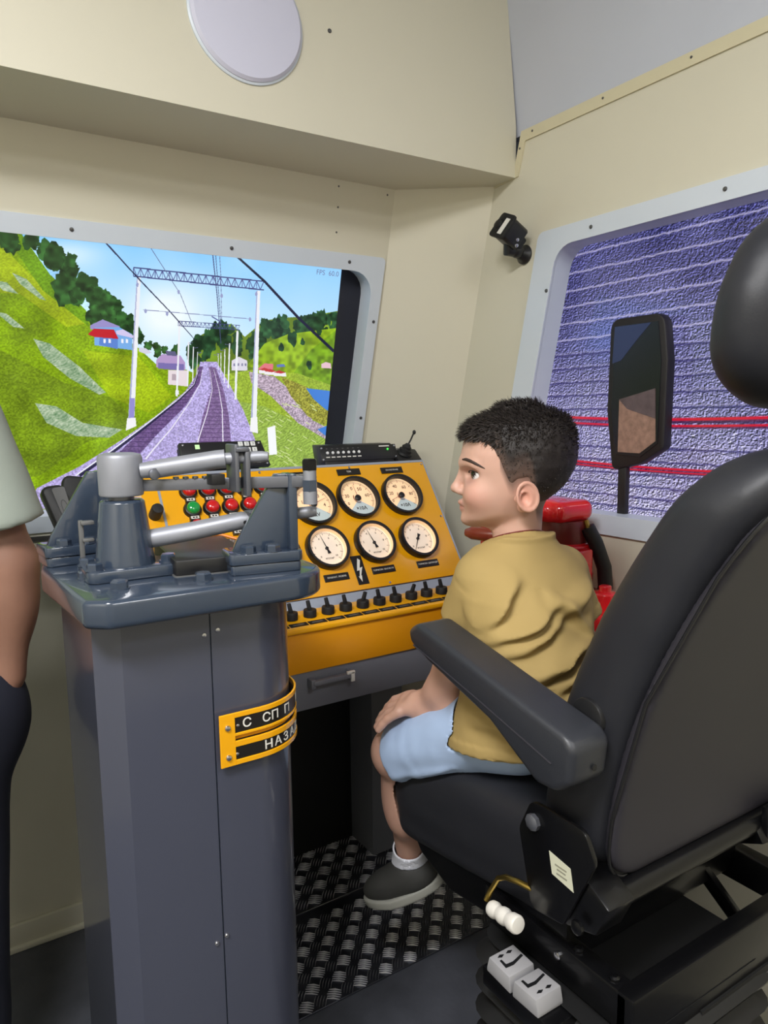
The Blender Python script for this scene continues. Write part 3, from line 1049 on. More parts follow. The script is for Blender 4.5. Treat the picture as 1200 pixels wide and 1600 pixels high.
for zf, zr, th in ((1.190, 1.186, 0.0035), (1.178, 1.172, 0.0028), (1.090, 1.084, 0.0028), (1.083, 1.078, 0.0018)):
    zc = zr + (zf - zr) * np.clip((U - 0.6) / 0.7, 0, 1) - 0.006 * np.sin(np.clip((U - 0.7) / 0.6, 0, 1) * math.pi)
    d = np.exp(-((V - zc) / th) ** 4)[..., None]
    cv.img[:] = cv.img * (1 - d) + np.array([206, 26, 52]) * d
    d = np.exp(-((V - zc + th * 1.4) / (th * 0.8)) ** 4)[..., None] * 0.7
    cv.img[:] = cv.img * (1 - d) + np.array([70, 20, 60]) * d
for u, v, c in ((0.80, 1.31, (206, 60, 120)), (0.80, 1.278, (206, 60, 120)), (0.765, 1.385, (50, 150, 130))):
    d = np.exp(-(((U - u) / 0.006) ** 2 + ((V - v) / 0.006) ** 2))[..., None] * 0.8
    cv.img[:] = cv.img * (1 - d) + np.array(c) * d
IM2 = cv.image('wall_view')
t = thing('display_screen', 'side monitor showing blue violet rough wall courses and red cables', 'screen', (1.32, 0.9, 0.86))
mb = MB().box((1.325, 0.90, 1.28), (0.04, 1.12, 0.76))
build(mb, 'bezel', M['bezel'], t, bevel=0.004)
MS2 = Matrix(((0, -1, 0), (0, 0, 1), (-1, 0, 0))).transposed().to_4x4()
MS2.translation = Vector((1.3035, 0, 0))
me = bpy.data.meshes.new('panel')
bm = bmesh.new()
vs = [bm.verts.new((1.3035, y, z)) for y, z in ((A0, B0), (A0, B1), (A1, B1), (A1, B0))]
f = bm.faces.new(vs)
uv = bm.loops.layers.uv.new('map')
for l, c in zip(f.loops, ((0, 0), (0, 1), (1, 1), (1, 0))):
    l[uv].uv = c
bm.normal_update()
if f.normal.x > 0:
    bmesh.ops.reverse_faces(bm, faces=[f])
bm.to_mesh(me)
bm.free()
me.materials.append(screen_material('wall_view', IM2, 1.0))
put('panel', me, t)

# wing mirror seen through the side window, its reflections painted in flat colours -----------------------------------------
t = thing('wing_mirror', 'black wing mirror on a stalk outside the side window', 'mirror', (1.272, 1.03, 0.985))
hp = round_poly([(1.058, 1.074), (1.076, 1.20), (1.072, 1.392), (0.940, 1.392), (0.928, 1.30), (0.930, 1.125), (0.985, 1.092)], [0.012, 0.02, 0.022, 0.025, 0.03, 0.015, 0.02], 4)
build(MB().prism(hp, Matrix.Translation((0.028, 0, 0)) @ MS, 0.026), 'housing', mat('mirror_housing', (26, 23, 26), 0.5), t, bevel=0.005)
gp = [(1.048, 1.11), (1.062, 1.205), (1.058, 1.376), (0.952, 1.376), (0.942, 1.30), (0.944, 1.135), (0.985, 1.106)]
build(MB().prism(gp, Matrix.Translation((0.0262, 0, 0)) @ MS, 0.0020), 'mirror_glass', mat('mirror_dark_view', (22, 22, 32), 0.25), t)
build(MB().prism([(1.062, 1.300), (1.058, 1.375), (0.968, 1.375), (1.0, 1.345), (1.04, 1.305)], Matrix.Translation((0.0256, 0, 0)) @ MS, 0.0008), 'painted_sky_reflection', mat('mirror_blue_view', (46, 56, 96), 0.3), t)
build(MB().prism([(1.041, 1.115), (1.041, 1.225), (0.953, 1.245), (0.948, 1.140), (0.986, 1.114)], Matrix.Translation((0.0256, 0, 0)) @ MS, 0.0008), 'painted_gravel_reflection', mat('mirror_brown_view', (150, 118, 104), 0.4, var=0.3, vscale=90), t)
build(MB().prism([(1.041, 1.225), (0.953, 1.245), (0.950, 1.185), (0.985, 1.195), (1.02, 1.205)], Matrix.Translation((0.0250, 0, 0)) @ MS, 0.0006), 'painted_bank_reflection', mat('mirror_grey_view', (92, 78, 82), 0.4, var=0.3, vscale=60), t)
build(MB().box((1.272, 1.034, 1.03), (0.014, 0.022, 0.115)), 'stalk', mat('mirror_housing_b', (30, 26, 28), 0.5), t, bevel=0.003)
# ------------------------------------------------------------------ driver's console
PA = R(56)
PY, PZ = 1.500, 1.079                     # upper edge of the sloping instrument panel


def PF(x, s, lift=0.0):
    """Frame on the sloping panel: x to the right, y up the slope, z out of the panel; s = distance down from its upper edge."""
    m = Matrix(((1, 0, 0), (0, math.cos(PA), math.sin(PA)), (0, -math.sin(PA), math.cos(PA)))).transposed().to_4x4()
    m.translation = Vector((x, PY - s * math.cos(PA) - lift * math.sin(PA), PZ - s * math.sin(PA) + lift * math.cos(PA)))
    return m


def pp(s, dn=0.0):
    """(Y, z) of a point of the panel profile, dn below the surface."""
    return (PY - s * math.cos(PA) + dn * math.sin(PA), PZ - s * math.sin(PA) - dn * math.cos(PA))


console = thing('control_console', 'yellow and grey control console with dials, lamps and switches in front of the driver', 'console', (0.68, 1.55, 0.0))
MX = Matrix(((0, 1, 0), (0, 0, 1), (1, 0, 0))).transposed().to_4x4()    # profile (Y, z), extruded along X
XL, XR = 0.376, 1.082
# housing under the panel with the rounded lip
e0, e1 = pp(0.0, 0.004), pp(0.352, 0.004)
prof = [(1.735, 1.058), (1.545, 1.075), e0, pp(0.332, 0.004), (1.290, 0.785), (1.290, 0.690), (1.735, 0.640)]
build(MB().prism(prof, MX, XR - XL - 0.006, z0=XL + 0.003), 'housing', M['panel_grey'], console, bevel=0.003)
# yellow panel plate and its lower lip
P0 = PF(0, 0)
build(MB().prism([(XL, 0.0), (XR - 0.004, 0.0), (XR - 0.004, -0.307), (XL, -0.307)][::-1], P0, 0.004, z0=-0.002), 'instrument_panel', M['yellow'], console, bevel=0.001)
build(MB().prism([(XL, -0.309), (XR - 0.004, -0.309), (XR - 0.004, -0.331), (XL, -0.331)][::-1], P0, 0.003, z0=-0.004), 'grey_strip', M['panel_grey'], console)
y1, z1 = pp(0.330)
LY, LZ = 1.240, 0.7945                    # front edge of the flat ledge that carries the switches
LS = math.atan2(z1 - LZ, y1 - LY)
lipprof = [(y1 + 0.03, z1 - 0.02), (y1, z1), (LY, LZ), (LY - 0.003, LZ - 0.002), (LY - 0.004, LZ - 0.006), (LY - 0.003, LZ - 0.011), (LY + 0.004, LZ - 0.013)]
build(MB().prism(lipprof, MX, XR - XL, z0=XL), 'switch_ledge', M['yellow'], console, bevel=0.0008)


def LF(x, y, lift=0.0):
    m = Matrix.Rotation(LS, 4, 'X')
    m.translation = Vector((x, y, LZ + (y - LY) * math.tan(LS) + lift))
    return m


# fascia below the lip, grey box below that
build(MB().prism([(1.243, 0.785), (1.245, 0.701), (1.262, 0.701), (1.330, 0.785)], MX, XR - XL - 0.004, z0=XL + 0.002), 'fascia', M['yellow_low'], console, bevel=0.001)
build(MB().prism([(1.249, 0.702), (1.253, 0.621), (1.735, 0.560), (1.735, 0.702)], MX, XR - XL - 0.008, z0=XL + 0.004), 'lower_box', M['console_grey'], console, bevel=0.002)
for sx in (1.02, 0.44):
    build(MB().box((sx, 1.66, 0.29), (0.10, 0.15, 0.57)), 'support', M['console_grey'], console, bevel=0.004)
build(MB().box((0.73, 1.715, 0.29), (0.50, 0.03, 0.57)), 'kick_panel', M['black_matte'], console, bevel=0.003)
h = MB().box((0.665, 1.235, 0.680), (0.085, 0.014, 0.010)).box((0.623, 1.242, 0.678), (0.010, 0.024, 0.018)).box((0.710, 1.242, 0.678), (0.007, 0.024, 0.022))
hd = build(h, 'drawer_handle', M['console_grey'], console, bevel=0.002)
build(MB().box((0.710, 1.230, 0.678), (0.008, 0.006, 0.020)).box((0.706, 1.230, 0.687), (0.018, 0.006, 0.006)), 'bright_bracket', M['grip'], hd, bevel=0.001)
# grey edging of the panel
build(MB().prism([(XL, 0.006), (XR, 0.006), (XR, -0.300), (XR - 0.004, -0.300), (XR - 0.004, 0.0), (XL, 0.0)][::-1], P0, 0.010, z0=-0.008), 'edge_trim', M['panel_grey'], console)

# meshes shared by the dials ----------------------------------------------------------
BEZ = MB().lathe([(0.0465, -0.014), (0.0465, 0.004), (0.0475, 0.006), (0.0525, 0.006), (0.0535, 0.003), (0.0535, -0.009)], None, 40, cap=False).mesh('bezel', M['black'])
BEZ_S = MB().lathe([(0.0430, -0.014), (0.0430, 0.006), (0.0440, 0.008), (0.0490, 0.008), (0.0500, 0.005), (0.0500, -0.009)], None, 40, cap=False).mesh('bezel', M['black'])
BARREL = MB().lathe([(0.0435, -0.010), (0.0430, 0.0055)], None, 40, cap=False).mesh('dial_rim', M['dial_warm'])


def arc_pts(r, a0, a1, n):
    return [(r * math.cos(R(a0 + (a1 - a0) * i / n)), r * math.sin(R(a0 + (a1 - a0) * i / n))) for i in range(n + 1)]


def ticks(r0, r1, a0, a1, n, w, big=5):
    b = MB()
    for i in range(n + 1):
        a = R(a0 + (a1 - a0) * i / n)
        rr = r0 - (0.003 if i % big == 0 else 0)
        c, s = math.cos(a), math.sin(a)
        ww = w * (1.6 if i % big == 0 else 1)
        b.quad([(rr * c - ww * s, rr * s + ww * c, 0), (rr * c + ww * s, rr * s - ww * c, 0), (r1 * c + ww * s, r1 * s - ww * c, 0), (r1 * c - ww * s, r1 * s + ww * c, 0)])
    return b


def square_meter(x, s, marks, unit, needle_deg):
    """Round electrical meter: cream face, pale sector with the unit, needle swinging over the upper scale."""
    f = PF(x, s, 0.0118)
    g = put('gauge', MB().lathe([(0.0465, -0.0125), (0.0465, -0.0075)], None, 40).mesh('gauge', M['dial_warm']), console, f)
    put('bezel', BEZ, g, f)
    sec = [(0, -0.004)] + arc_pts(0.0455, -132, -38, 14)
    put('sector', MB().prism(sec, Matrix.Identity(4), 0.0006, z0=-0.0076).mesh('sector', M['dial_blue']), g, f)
    put('scale', ticks(0.0380, 0.0425, 215, -40, 50, 0.0004).mesh('scale', M['dial_ink']), g, f @ Matrix.Translation((0, 0, -0.0070)))
    for txt, deg, rad, sz in marks:
        put('numeral', text_mesh(txt, sz * 1.2, 0.0003, M['dial_ink']), g, f @ Matrix.Translation((rad * math.cos(R(deg)), rad * math.sin(R(deg)), -0.0068)))
    put('numeral', text_mesh(unit, 0.0125, 0.0003, M['dial_ink'], bold=0.0002), g, f @ Matrix.Translation((0.002, -0.0265, -0.0066)))
    nd = MB()
    a = R(needle_deg)
    c, s_ = math.cos(a), math.sin(a)
    nd.quad([(-0.0007 * s_, 0.0007 * c, 0), (0.0007 * s_, -0.0007 * c, 0), (0.034 * c + 0.0003 * s_, 0.034 * s_ - 0.0003 * c, 0), (0.034 * c - 0.0003 * s_, 0.034 * s_ + 0.0003 * c, 0)])
    put('needle', nd.mesh('needle', M['red_dark']), g, f @ Matrix.Translation((0, 0, -0.003)))
    put('hub', MB().lathe([(0.0075, -0.0075), (0.0075, -0.003), (0.005, -0.0015), (0.0005, -0.001)], None, 20).mesh('hub', M['black']), g, f)
    put('hub_ring', MB().tube([(0.0125 * math.cos(R(k)), 0.0125 * math.sin(R(k)), -0.003) for k in range(150, 300, 15)], 0.0008, 6).mesh('hub_ring', M['red_dark']), g, f)
    return g


square_meter(0.857, 0.088, (('30', 165, 0.027, 0.010), ('0', 108, 0.027, 0.010), ('50', 62, 0.026, 0.010), ('60', 12, 0.028, 0.010), ('0', 205, 0.030, 0.009)), '×10А', 97)
square_meter(0.978, 0.090, (('20', 165, 0.027, 0.010), ('40', 112, 0.027, 0.010), ('60', 55, 0.026, 0.010), ('0', 205, 0.030, 0.009), ('80', 5, 0.029, 0.009)), '×10А', 200)
square_meter(0.741, 0.094, (('1', 165, 0.027, 0.010), ('2', 118, 0.026, 0.010), ('3', 48, 0.026, 0.010), ('4', -8, 0.027, 0.010), ('0', 205, 0.030, 0.009)), 'kV', 20)


def pressure_gauge(x, s, needle_deg):
    f = PF(x, s, 0.0118)
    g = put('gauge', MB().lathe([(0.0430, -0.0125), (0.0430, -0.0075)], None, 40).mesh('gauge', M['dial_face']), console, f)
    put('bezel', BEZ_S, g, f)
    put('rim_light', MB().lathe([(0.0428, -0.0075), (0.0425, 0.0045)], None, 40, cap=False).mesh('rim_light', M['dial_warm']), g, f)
    put('scale', ticks(0.0350, 0.0390, 225, -45, 50, 0.00035).mesh('scale', M['dial_ink']), g, f @ Matrix.Translation((0, 0, -0.0070)))
    for i, txt in enumerate(('0', '2', '4', '6', '8', '10')):
        a = R(225 - 54 * i)
        put('numeral', text_mesh(txt, 0.0066, 0.0003, M['dial_ink']), g, f @ Matrix.Translation((0.0265 * math.cos(a), 0.0265 * math.sin(a), -0.0068)))
    put('numeral', text_mesh('кгс/см²', 0.0062, 0.0003, M['dial_ink']), g, f @ Matrix.Translation((0.001, -0.0235, -0.0068)))
    a = R(needle_deg)
    ux, uy = math.cos(a), math.sin(a)
    px, py = -uy, ux
    q = lambda t, w: (ux * t + px * w, uy * t + py * w, 0.0)
    nd = MB()
    nd.bm.faces.new(nd._verts([q(-0.013, 0.0042), q(-0.013, -0.0042), q(0.0, -0.0013), q(0.034, -0.0004), q(0.034, 0.0004), q(0.0, 0.0013)]))
    put('needle', nd.mesh('needle', M['black']), g, f @ Matrix.Translation((0, 0, -0.005)))
    put('hub', MB().lathe([(0.0036, -0.0075), (0.0036, -0.004), (0.001, -0.003)], None, 16).mesh('hub', M['black']), g, f)


pressure_gauge(0.739, 0.203, 103)
pressure_gauge(0.860, 0.203, 105)
pressure_gauge(0.979, 0.206, 238)
pressure_gauge(0.622, 0.203, 110)

# engraved plates ----------------------------------------------------------------------
for x, s, w, txt in ((0.740, 0.018, 0.062, 'НАПРЯЖЕНИЕ'), (0.858, 0.017, 0.062, 'ТОК'), (0.978, 0.019, 0.062, 'ОСЛАБЛЕНИЕ'),
                     (0.742, 0.271, 0.060, 'УРАВНИТ. РЕЗЕРВ'), (0.862, 0.269, 0.060, 'ТОРМОЗН. МАГИСТР.'), (0.983, 0.270, 0.060, 'ТОРМОЗН. ЦИЛИНДР')):
    f = PF(x, s, 0.002)
    p = put('name_plate', MB().box((0, 0, 0.0012), (w, 0.0165, 0.0024)).mesh('name_plate', M['label_black'], bevel=0.0006, bseg=1), console, f)
    put('lettering', text_mesh(txt, 0.0052 if len(txt) > 4 else 0.006, 0.0003, M['label_white']), p, f @ Matrix.Translation((0, 0, 0.0026)))
f = PF(0.8025, 0.262, 0.002)
p = put('warning_plate', MB().box((0, 0, 0.001), (0.027, 0.068, 0.002)).mesh('warning_plate', M['label_black'], bevel=0.0006, bseg=1), console, f, label='black plate with a white lightning bolt')
bolt = [(0.002, 0.027), (-0.008, -0.002), (-0.001, -0.001), (-0.006, -0.016), (-0.0085, -0.0145), (-0.003, -0.028), (0.0005, -0.013), (-0.002, -0.0145), (0.008, 0.006), (0.0005, 0.004), (0.0075, 0.022)]
put('lightning_mark', MB().prism(bolt, Matrix.Identity(4), 0.0004, z0=0.002).mesh('lightning_mark', M['label_white']), p, f)
for x, s in ((0.864, 0.005), (0.637, 0.005), (1.072, 0.006), (1.071, 0.154), (0.867, 0.301), (0.637, 0.301)):
    put('screw', SCREW, console, PF(x, s, 0.002) @ Matrix.Diagonal((0.75, 0.75, 0.75, 1)))

# row of rotary switches with their strips -----------------------------------------------
KNOB = MB().lathe([(0.0132, 0), (0.0132, 0.0125), (0.0124, 0.0145), (0.004, 0.015)], None, 24).mesh('rotary_switch', M['black_matte'], angle=30)
for i in range(15):
    x = 0.4385 + 0.0412 * i
    f = LF(x, 1.283) @ Matrix.Rotation(R(-6), 4, 'X')
    k = put('rotary_switch', KNOB, console, f)
    tilt = {8: 22, 11: 28}.get(i, -10)
    lev = MB().box((0, 0, 0.010), (0.0085, 0.007, 0.024), None, 0.85)
    put('lever', lev.mesh('lever', M['black_matte'], bevel=0.0015), k, f @ Matrix.Translation((0, 0, 0.011)) @ Matrix.Rotation(R(tilt), 4, 'Y') @ Matrix.Rotation(R(-8), 4, 'X'))
    f = LF(x + 0.001, 1.2525, 0.0)
    p = put('name_plate', MB().box((0, 0, 0.0004), (0.0385, 0.0150, 0.0008)).mesh('name_plate', M['label_black']), console, f)
    put('lettering', MB().box((0, 0, 0.0009), (0.024, 0.0036, 0.0002)).mesh('lettering', M['handset_grey']), p, f)

# signal lamps ---------------------------------------------------------------------------
LBODY = MB().lathe([(0.0185, 0), (0.0185, 0.005), (0.0160, 0.009), (0.0135, 0.010)], None, 28)
LBODY.box((0, -0.0195, 0.0035), (0.020, 0.011, 0.007))
LBODY = LBODY.mesh('signal_lamp', M['black'])
LENS = {c: MB().lathe([(0.0135, 0.007), (0.0135, 0.0135), (0.0125, 0.0165), (0.0095, 0.0190), (0.005, 0.0205), (0.0005, 0.0208)], None, 28).mesh('lens', M['lamp_' + c], angle=60) for c in ('red', 'green')}
for row, s in ((0, 0.042), (1, 0.083), (2, 0.124)):
    for i in range(5):
        x = 0.4695 + 0.0405 * i
        c = 'green' if (row, i) in ((0, 3), (1, 0), (2, 2)) else 'red'
        l = put('signal_lamp', LBODY, console, PF(x, s, 0.002))
        put('lens', LENS[c], l, PF(x, s, 0.002), label=c + ' domed lens')
        put('tag', MB().box((0, -0.0198, 0.0072), (0.0165, 0.006, 0.0006)).mesh('tag', M['label_white']), l, PF(x, s, 0.002))
        put('tag_text', MB().box((-0.003, -0.0198, 0.0076), (0.004, 0.003, 0.0003)).box((0.003, -0.0198, 0.0076), (0.004, 0.003, 0.0003)).mesh('tag_text', M['label_black']), l, PF(x, s, 0.002))
# left end: cheek panel with a dividing bead and a black knob
build(MB().prism([(0.300, 0.0), (XL, 0.0), (XL, -0.307), (0.300, -0.307)][::-1], P0, 0.004, z0=-0.003), 'cheek_panel', M['ply'], console)
build(MB().prism([(0.296, -0.31), (0.376, -0.31), (0.376, 0.005), (0.296, 0.005)], P0, -0.02, z0=-0.004), 'cheek_frame', M['panel_grey'], console)
build(MB().prism([(0.409, 0.0), (0.414, 0.0), (0.414, -0.307), (0.409, -0.307)][::-1], P0, 0.006, z0=-0.003), 'divider', M['panel_grey'], console)
kn = put('knob', MB().lathe([(0.012, 0), (0.012, 0.030), (0.0105, 0.034), (0.002, 0.035)], None, 20).mesh('knob', M['black_matte']), console, PF(0.393, 0.088, 0.0))

# units standing on the console -----------------------------------------------------------
tilt = R(62)


def TF(x, y, z, tl=62):
    a = R(tl)
    m = Matrix(((1, 0, 0), (0, math.cos(a), math.sin(a)), (0, -math.sin(a), math.cos(a)))).transposed().to_4x4()
    m.translation = Vector((x, y, z))
    return m


radio = thing('radio_unit', 'flat black radio unit with a row of white buttons on top of console', 'radio', (0.92, 1.56, 1.076))
f = TF(0.918, 1.540, 1.105)
build(MB().prism([(1.585, 1.076), (1.528, 1.079), (1.546, 1.128), (1.600, 1.128)], MX, 0.196, z0=0.820), 'body', M['black'], radio, bevel=0.003)
f = TF(0.918, 1.5373, 1.1035, 70)
fp = build(MB().box((0, 0.004, 0.0005), (0.216, 0.038, 0.004), f), 'front_plate', M['black'], radio, bevel=0.001)
DOT = MB().lathe([(0.0036, 0), (0.0036, 0.0022), (0.0028, 0.003), (0.0005, 0.0032)], None, 14).mesh('button', M['white_dot'])
for i in range(7):
    put('button', DOT, radio, f @ Matrix.Translation((-0.089 + 0.0145 * i, 0.006, 0.0025)))
    put('lettering', MB().box((-0.089 + 0.0145 * i, -0.0045, 0.0027), (0.010, 0.0026, 0.0002)).mesh('lettering', M['label_white']), radio, f)
    put('lettering', MB().box((-0.089 + 0.0145 * i, 0.0165, 0.0027), (0.004, 0.0016, 0.0002)).mesh('lettering', M['handset_grey']), radio, f)
put('led', MB().ball((0.082, 0.010, 0.003), 0.0028, seg=10).mesh('led', M['led']), radio, f, label='lit green lamp')
put('lettering', MB().box((0.073, 0.0185, 0.0027), (0.030, 0.0028, 0.0002)).mesh('lettering', M['label_white']), radio, f)
for x, y in ((-0.103, 0.018), (-0.103, -0.010), (0.103, 0.018), (0.103, -0.010)):
    put('screw', SCREW, radio, f @ Matrix.Translation((x, y, 0.0025)) @ Matrix.Diagonal((0.7, 0.7, 0.7, 1)))

stick = thing('joystick_box', 'small black box with rubber boot and short lever at the right end of console', 'joystick', (1.055, 1.55, 1.076))
build(MB().prism([(1.600, 1.074), (1.510, 1.079), (1.546, 1.110), (1.600, 1.112)], MX, 0.072, z0=1.019), 'box', M['black'], stick, bevel=0.003)
build(MB().lathe([(0.021, 0), (0.020, 0.006), (0.016, 0.008), (0.0165, 0.014), (0.012, 0.017), (0.0125, 0.022), (0.008, 0.026), (0.006, 0.030)], frame_from((1.050, 1.540, 1.098), (0.25, -0.35, 0.9)), 20), 'rubber_boot', M['black_matte'], stick)
build(MB().tube([(1.057, 1.531, 1.122), (1.066, 1.531, 1.135), (1.078, 1.536, 1.150)], [0.0022, 0.0022, 0.0022], 8).ball((1.081, 1.537, 1.1535), 0.0046, (1, 1, 1.3), 12), 'lever', M['black'], stick)

kp = thing('keypad_terminal', 'black keypad terminal with white number keys standing on console behind the column', 'keypad', (0.57, 1.57, 1.075))
f = TF(0.576, 1.530, 1.118, 66)
build(MB().prism([(-0.100, 0.029), (0.086, 0.029), (0.098, -0.031), (-0.100, -0.031)][::-1], f, 0.016, z0=-0.014), 'front_plate', M['black'], kp, bevel=0.0015)
build(MB().prism([(1.570, 1.076), (1.535, 1.080), (1.556, 1.130), (1.590, 1.130)], MX, 0.17, z0=0.485), 'body', M['black_matte'], kp, bevel=0.003)
kpm = MB().box((0, 0, 0.001), (0.0115, 0.0105, 0.002)).mesh('key', M['key'], bevel=0.001, bseg=1)
for r_i in range(4):
    for c_i in range(3):
        ff = f @ Matrix.Translation((0.036 + 0.0145 * c_i + 0.0018 * r_i, 0.0215 - 0.0135 * r_i, 0.002))
        k = put('key', kpm, kp, ff)
        put('numeral', text_mesh('123456789*0#'[r_i * 3 + c_i], 0.007, 0.0003, M['handset_grey']), k, ff @ Matrix.Translation((0, 0, 0.0021)))
put('display', MB().box((-0.062, 0.018, 0.0022), (0.010, 0.010, 0.0006)).mesh('display', mat('pale_display', (190, 224, 170), 0.4, emit=(170, 220, 150), estr=0.5)), kp, f, label='small lit green display')
for x, y in ((-0.093, 0.023), (0.079, 0.023), (0.090, -0.026), (-0.093, -0.026)):
    put('screw', SCREW, kp, f @ Matrix.Translation((x, y, 0.002)) @ Matrix.Diagonal((0.7, 0.7, 0.7, 1)))
# ------------------------------------------------------------------ controller column
column = thing('controller_column', 'slate blue controller column with silver levers and a yellow lettered plate', 'controller', (0.30, 1.02, 0.0))


def col_outline(g=0.0):
    """Plan of the column grown by g: chamfered left corners, rounded right corners."""
    x0, x1, y0, y1, c, r = 0.164 - g, 0.436 + g, 0.883 - g, 1.150 + g, 0.028, 0.075 + g
    pts = [(x0 + c, y0)]
    for i in range(9):
        a = R(-90 + 90 * i / 8)
        pts.append((x1 - r + r * math.cos(a), y0 + r + r * math.sin(a)))
    for i in range(9):
        a = R(90 * i / 8)
        pts.append((x1 - r + r * math.cos(a), y1 - r + r * math.sin(a)))
    pts += [(x0 + c, y1), (x0, y1 - c), (x0, y0 + c)]
    return pts


ident = Matrix.Identity(4)
build(MB().prism(col_outline(-0.003), ident, 0.962), 'carcass', M['col_paint'], column)
# front sheets with the upright joint between them
FZ0, FZ1 = 0.0, 0.960


def sheet(pts_open):
    """Bent sheet 3 mm proud of the carcass along an open plan line."""
    mb = MB()
    lo_o = mb._verts([(x, y, FZ0) for x, y in pts_open])
    hi_o = mb._verts([(x, y, FZ1) for x, y in pts_open])
    for i in range(len(pts_open) - 1):
        mb.bm.faces.new((lo_o[i], lo_o[i + 1], hi_o[i + 1], hi_o[i]))
    bm = mb.bm
    bmesh.ops.recalc_face_normals(bm, faces=bm.faces)
    bmesh.ops.solidify(bm, geom=bm.faces[:], thickness=0.0025)
    return mb


o = col_outline(0.0)
build(sheet([(0.3005, 0.883), (0.192, 0.883), (0.164, 0.911), (0.164, 1.122), (0.192, 1.150)]), 'side_panel', M['col_panel'], column)
build(sheet([(0.3025, 0.883)] + o[1:19] + [(0.25, 1.150)]), 'side_panel', M['col_panel'], column)
for x, z in ((0.293, 0.925), (0.311, 0.929), (0.292, 0.497), (0.306, 0.503)):
    put('screw', SCREW, column, frame_from((x, 0.883, z), (0, -1, 0)) @ Matrix.Diagonal((0.85, 0.85, 0.85, 1)))

# thick top plate with rounded edge
top = [(0.172, 0.842), (0.148, 0.862), (0.136, 1.085), (0.150, 1.170), (0.172, 1.190), (0.400, 1.190)]
for i in range(9):
    a = R(90 - 90 * i / 8)
    top.append((0.400 + 0.064 * math.cos(a), 1.126 + 0.064 * math.sin(a)))
for i in range(9):
    a = R(0 - 90 * i / 8)
    top.append((0.402 + 0.062 * math.cos(a), 0.904 + 0.062 * math.sin(a)))
build(MB().prism(list(reversed(top)), ident, 0.034, z0=0.961), 'top_plate', M['col_paint'], column, bevel=0.009, bseg=4)
PT = 0.995                                                             # top of the plate

HEX = MB().lathe([(0.0125, 0), (0.0125, 0.0015)], None, 20).lathe([(0.0108, 0.0015), (0.0108, 0.0085), (0.0090, 0.0105)], None, 6)
HEX = HEX.mesh('bolt', M['col_paint'], angle=25)


def bolt_at(x, y, z, rot=10, k=1.0, parent=None):
    put('bolt', HEX, parent or column, Matrix.Translation((x, y, z)) @ Matrix.Rotation(R(rot), 4, 'Z') @ Matrix.Scale(k, 4))


for x, y, r_ in ((0.198, 0.902, 5), (0.297, 0.887, 20), (0.182, 1.020, 12), (0.176, 0.985, 33), (0.36, 1.16, 8), (0.22, 1.165, 8)):
    bolt_at(x, y, PT, r_, 1.0)

# bearing cone with its foot plate, silver head and lever
cx, cy = 0.226, 0.985
build(MB().prism(rounded(0.118, 0.076, 0.012), Matrix.Translation((cx + 0.003, cy - 0.01, 0)), 0.015, z0=PT), 'foot_plate', M['col_paint'], column, bevel=0.003)
build(MB().lathe([(0.0385, PT + 0.013), (0.0375, PT + 0.018), (0.0285, PT + 0.096), (0.0255, PT + 0.099)], Matrix.Translation((cx, cy, 0)), 36), 'bearing_cone', M['col_paint'], column, bevel=0.001)
build(MB().lathe([(0.0155, PT + 0.098), (0.0155, PT + 0.108)], Matrix.Translation((cx, cy, 0)), 24), 'shaft', M['silver_dark'], column)
bolt_at(cx + 0.050, cy - 0.022, PT + 0.015, 10, 0.95)
bolt_at(cx - 0.045, cy - 0.030, PT + 0.015, 28, 0.95)
bolt_at(cx - 0.046, cy + 0.012, PT + 0.015, 28, 0.95)
hz = PT + 0.104
build(MB().lathe([(0.0270, hz), (0.0280, hz + 0.003), (0.0280, hz + 0.049), (0.0262, hz + 0.0535), (0.018, hz + 0.0555), (0.002, hz + 0.056)], Matrix.Translation((cx, cy, 0)), 40), 'lever_head', M['silver'], column, bevel=0.0008)
# two levers leaving to the right
ax, ay, az = cx + 0.022, cy - 0.016, hz + 0.032
bx, by, bz = 0.343, 0.916, hz + 0.046
lv = build(MB().tube([(ax, ay, az), (ax + 0.02, ay - 0.008, az + 0.002), (bx - 0.01, by + 0.004, bz - 0.001), (bx, by, bz)], [0.0100, 0.0120, 0.0122, 0.0120], 20), 'main_lever', M['silver'], column)
build(MB().tube([(bx, by, bz), (0.385, 0.893, bz + 0.002), (0.392, 0.889, bz + 0.002)], [0.0078, 0.0074, 0.0060], 16), 'lever_tip', M['silver'], lv)
put('grub_screw', MB().lathe([(0.0075, 0), (0.0075, 0.004), (0.005, 0.005)], None, 14).mesh('grub_screw', M['silver_dark']), lv, frame_from((ax + 0.012, ay - 0.016, az - 0.004), (0.2, -1, 0.1)))
ck = MB().box((0.351, 0.911, hz + 0.034), (0.006, 0.034, 0.062), Matrix.Identity(4)).box((0.358, 0.909, hz + 0.058), (0.018, 0.036, 0.006)).box((0.365, 0.902, hz + 0.028), (0.007, 0.020, 0.062))
build(ck, 'clevis', M['silver_dark'], column, bevel=0.0015)
build(MB().box((0.329, 0.915, hz + 0.020), (0.018, 0.020, 0.014)), 'clamp', M['black'], column, bevel=0.001)
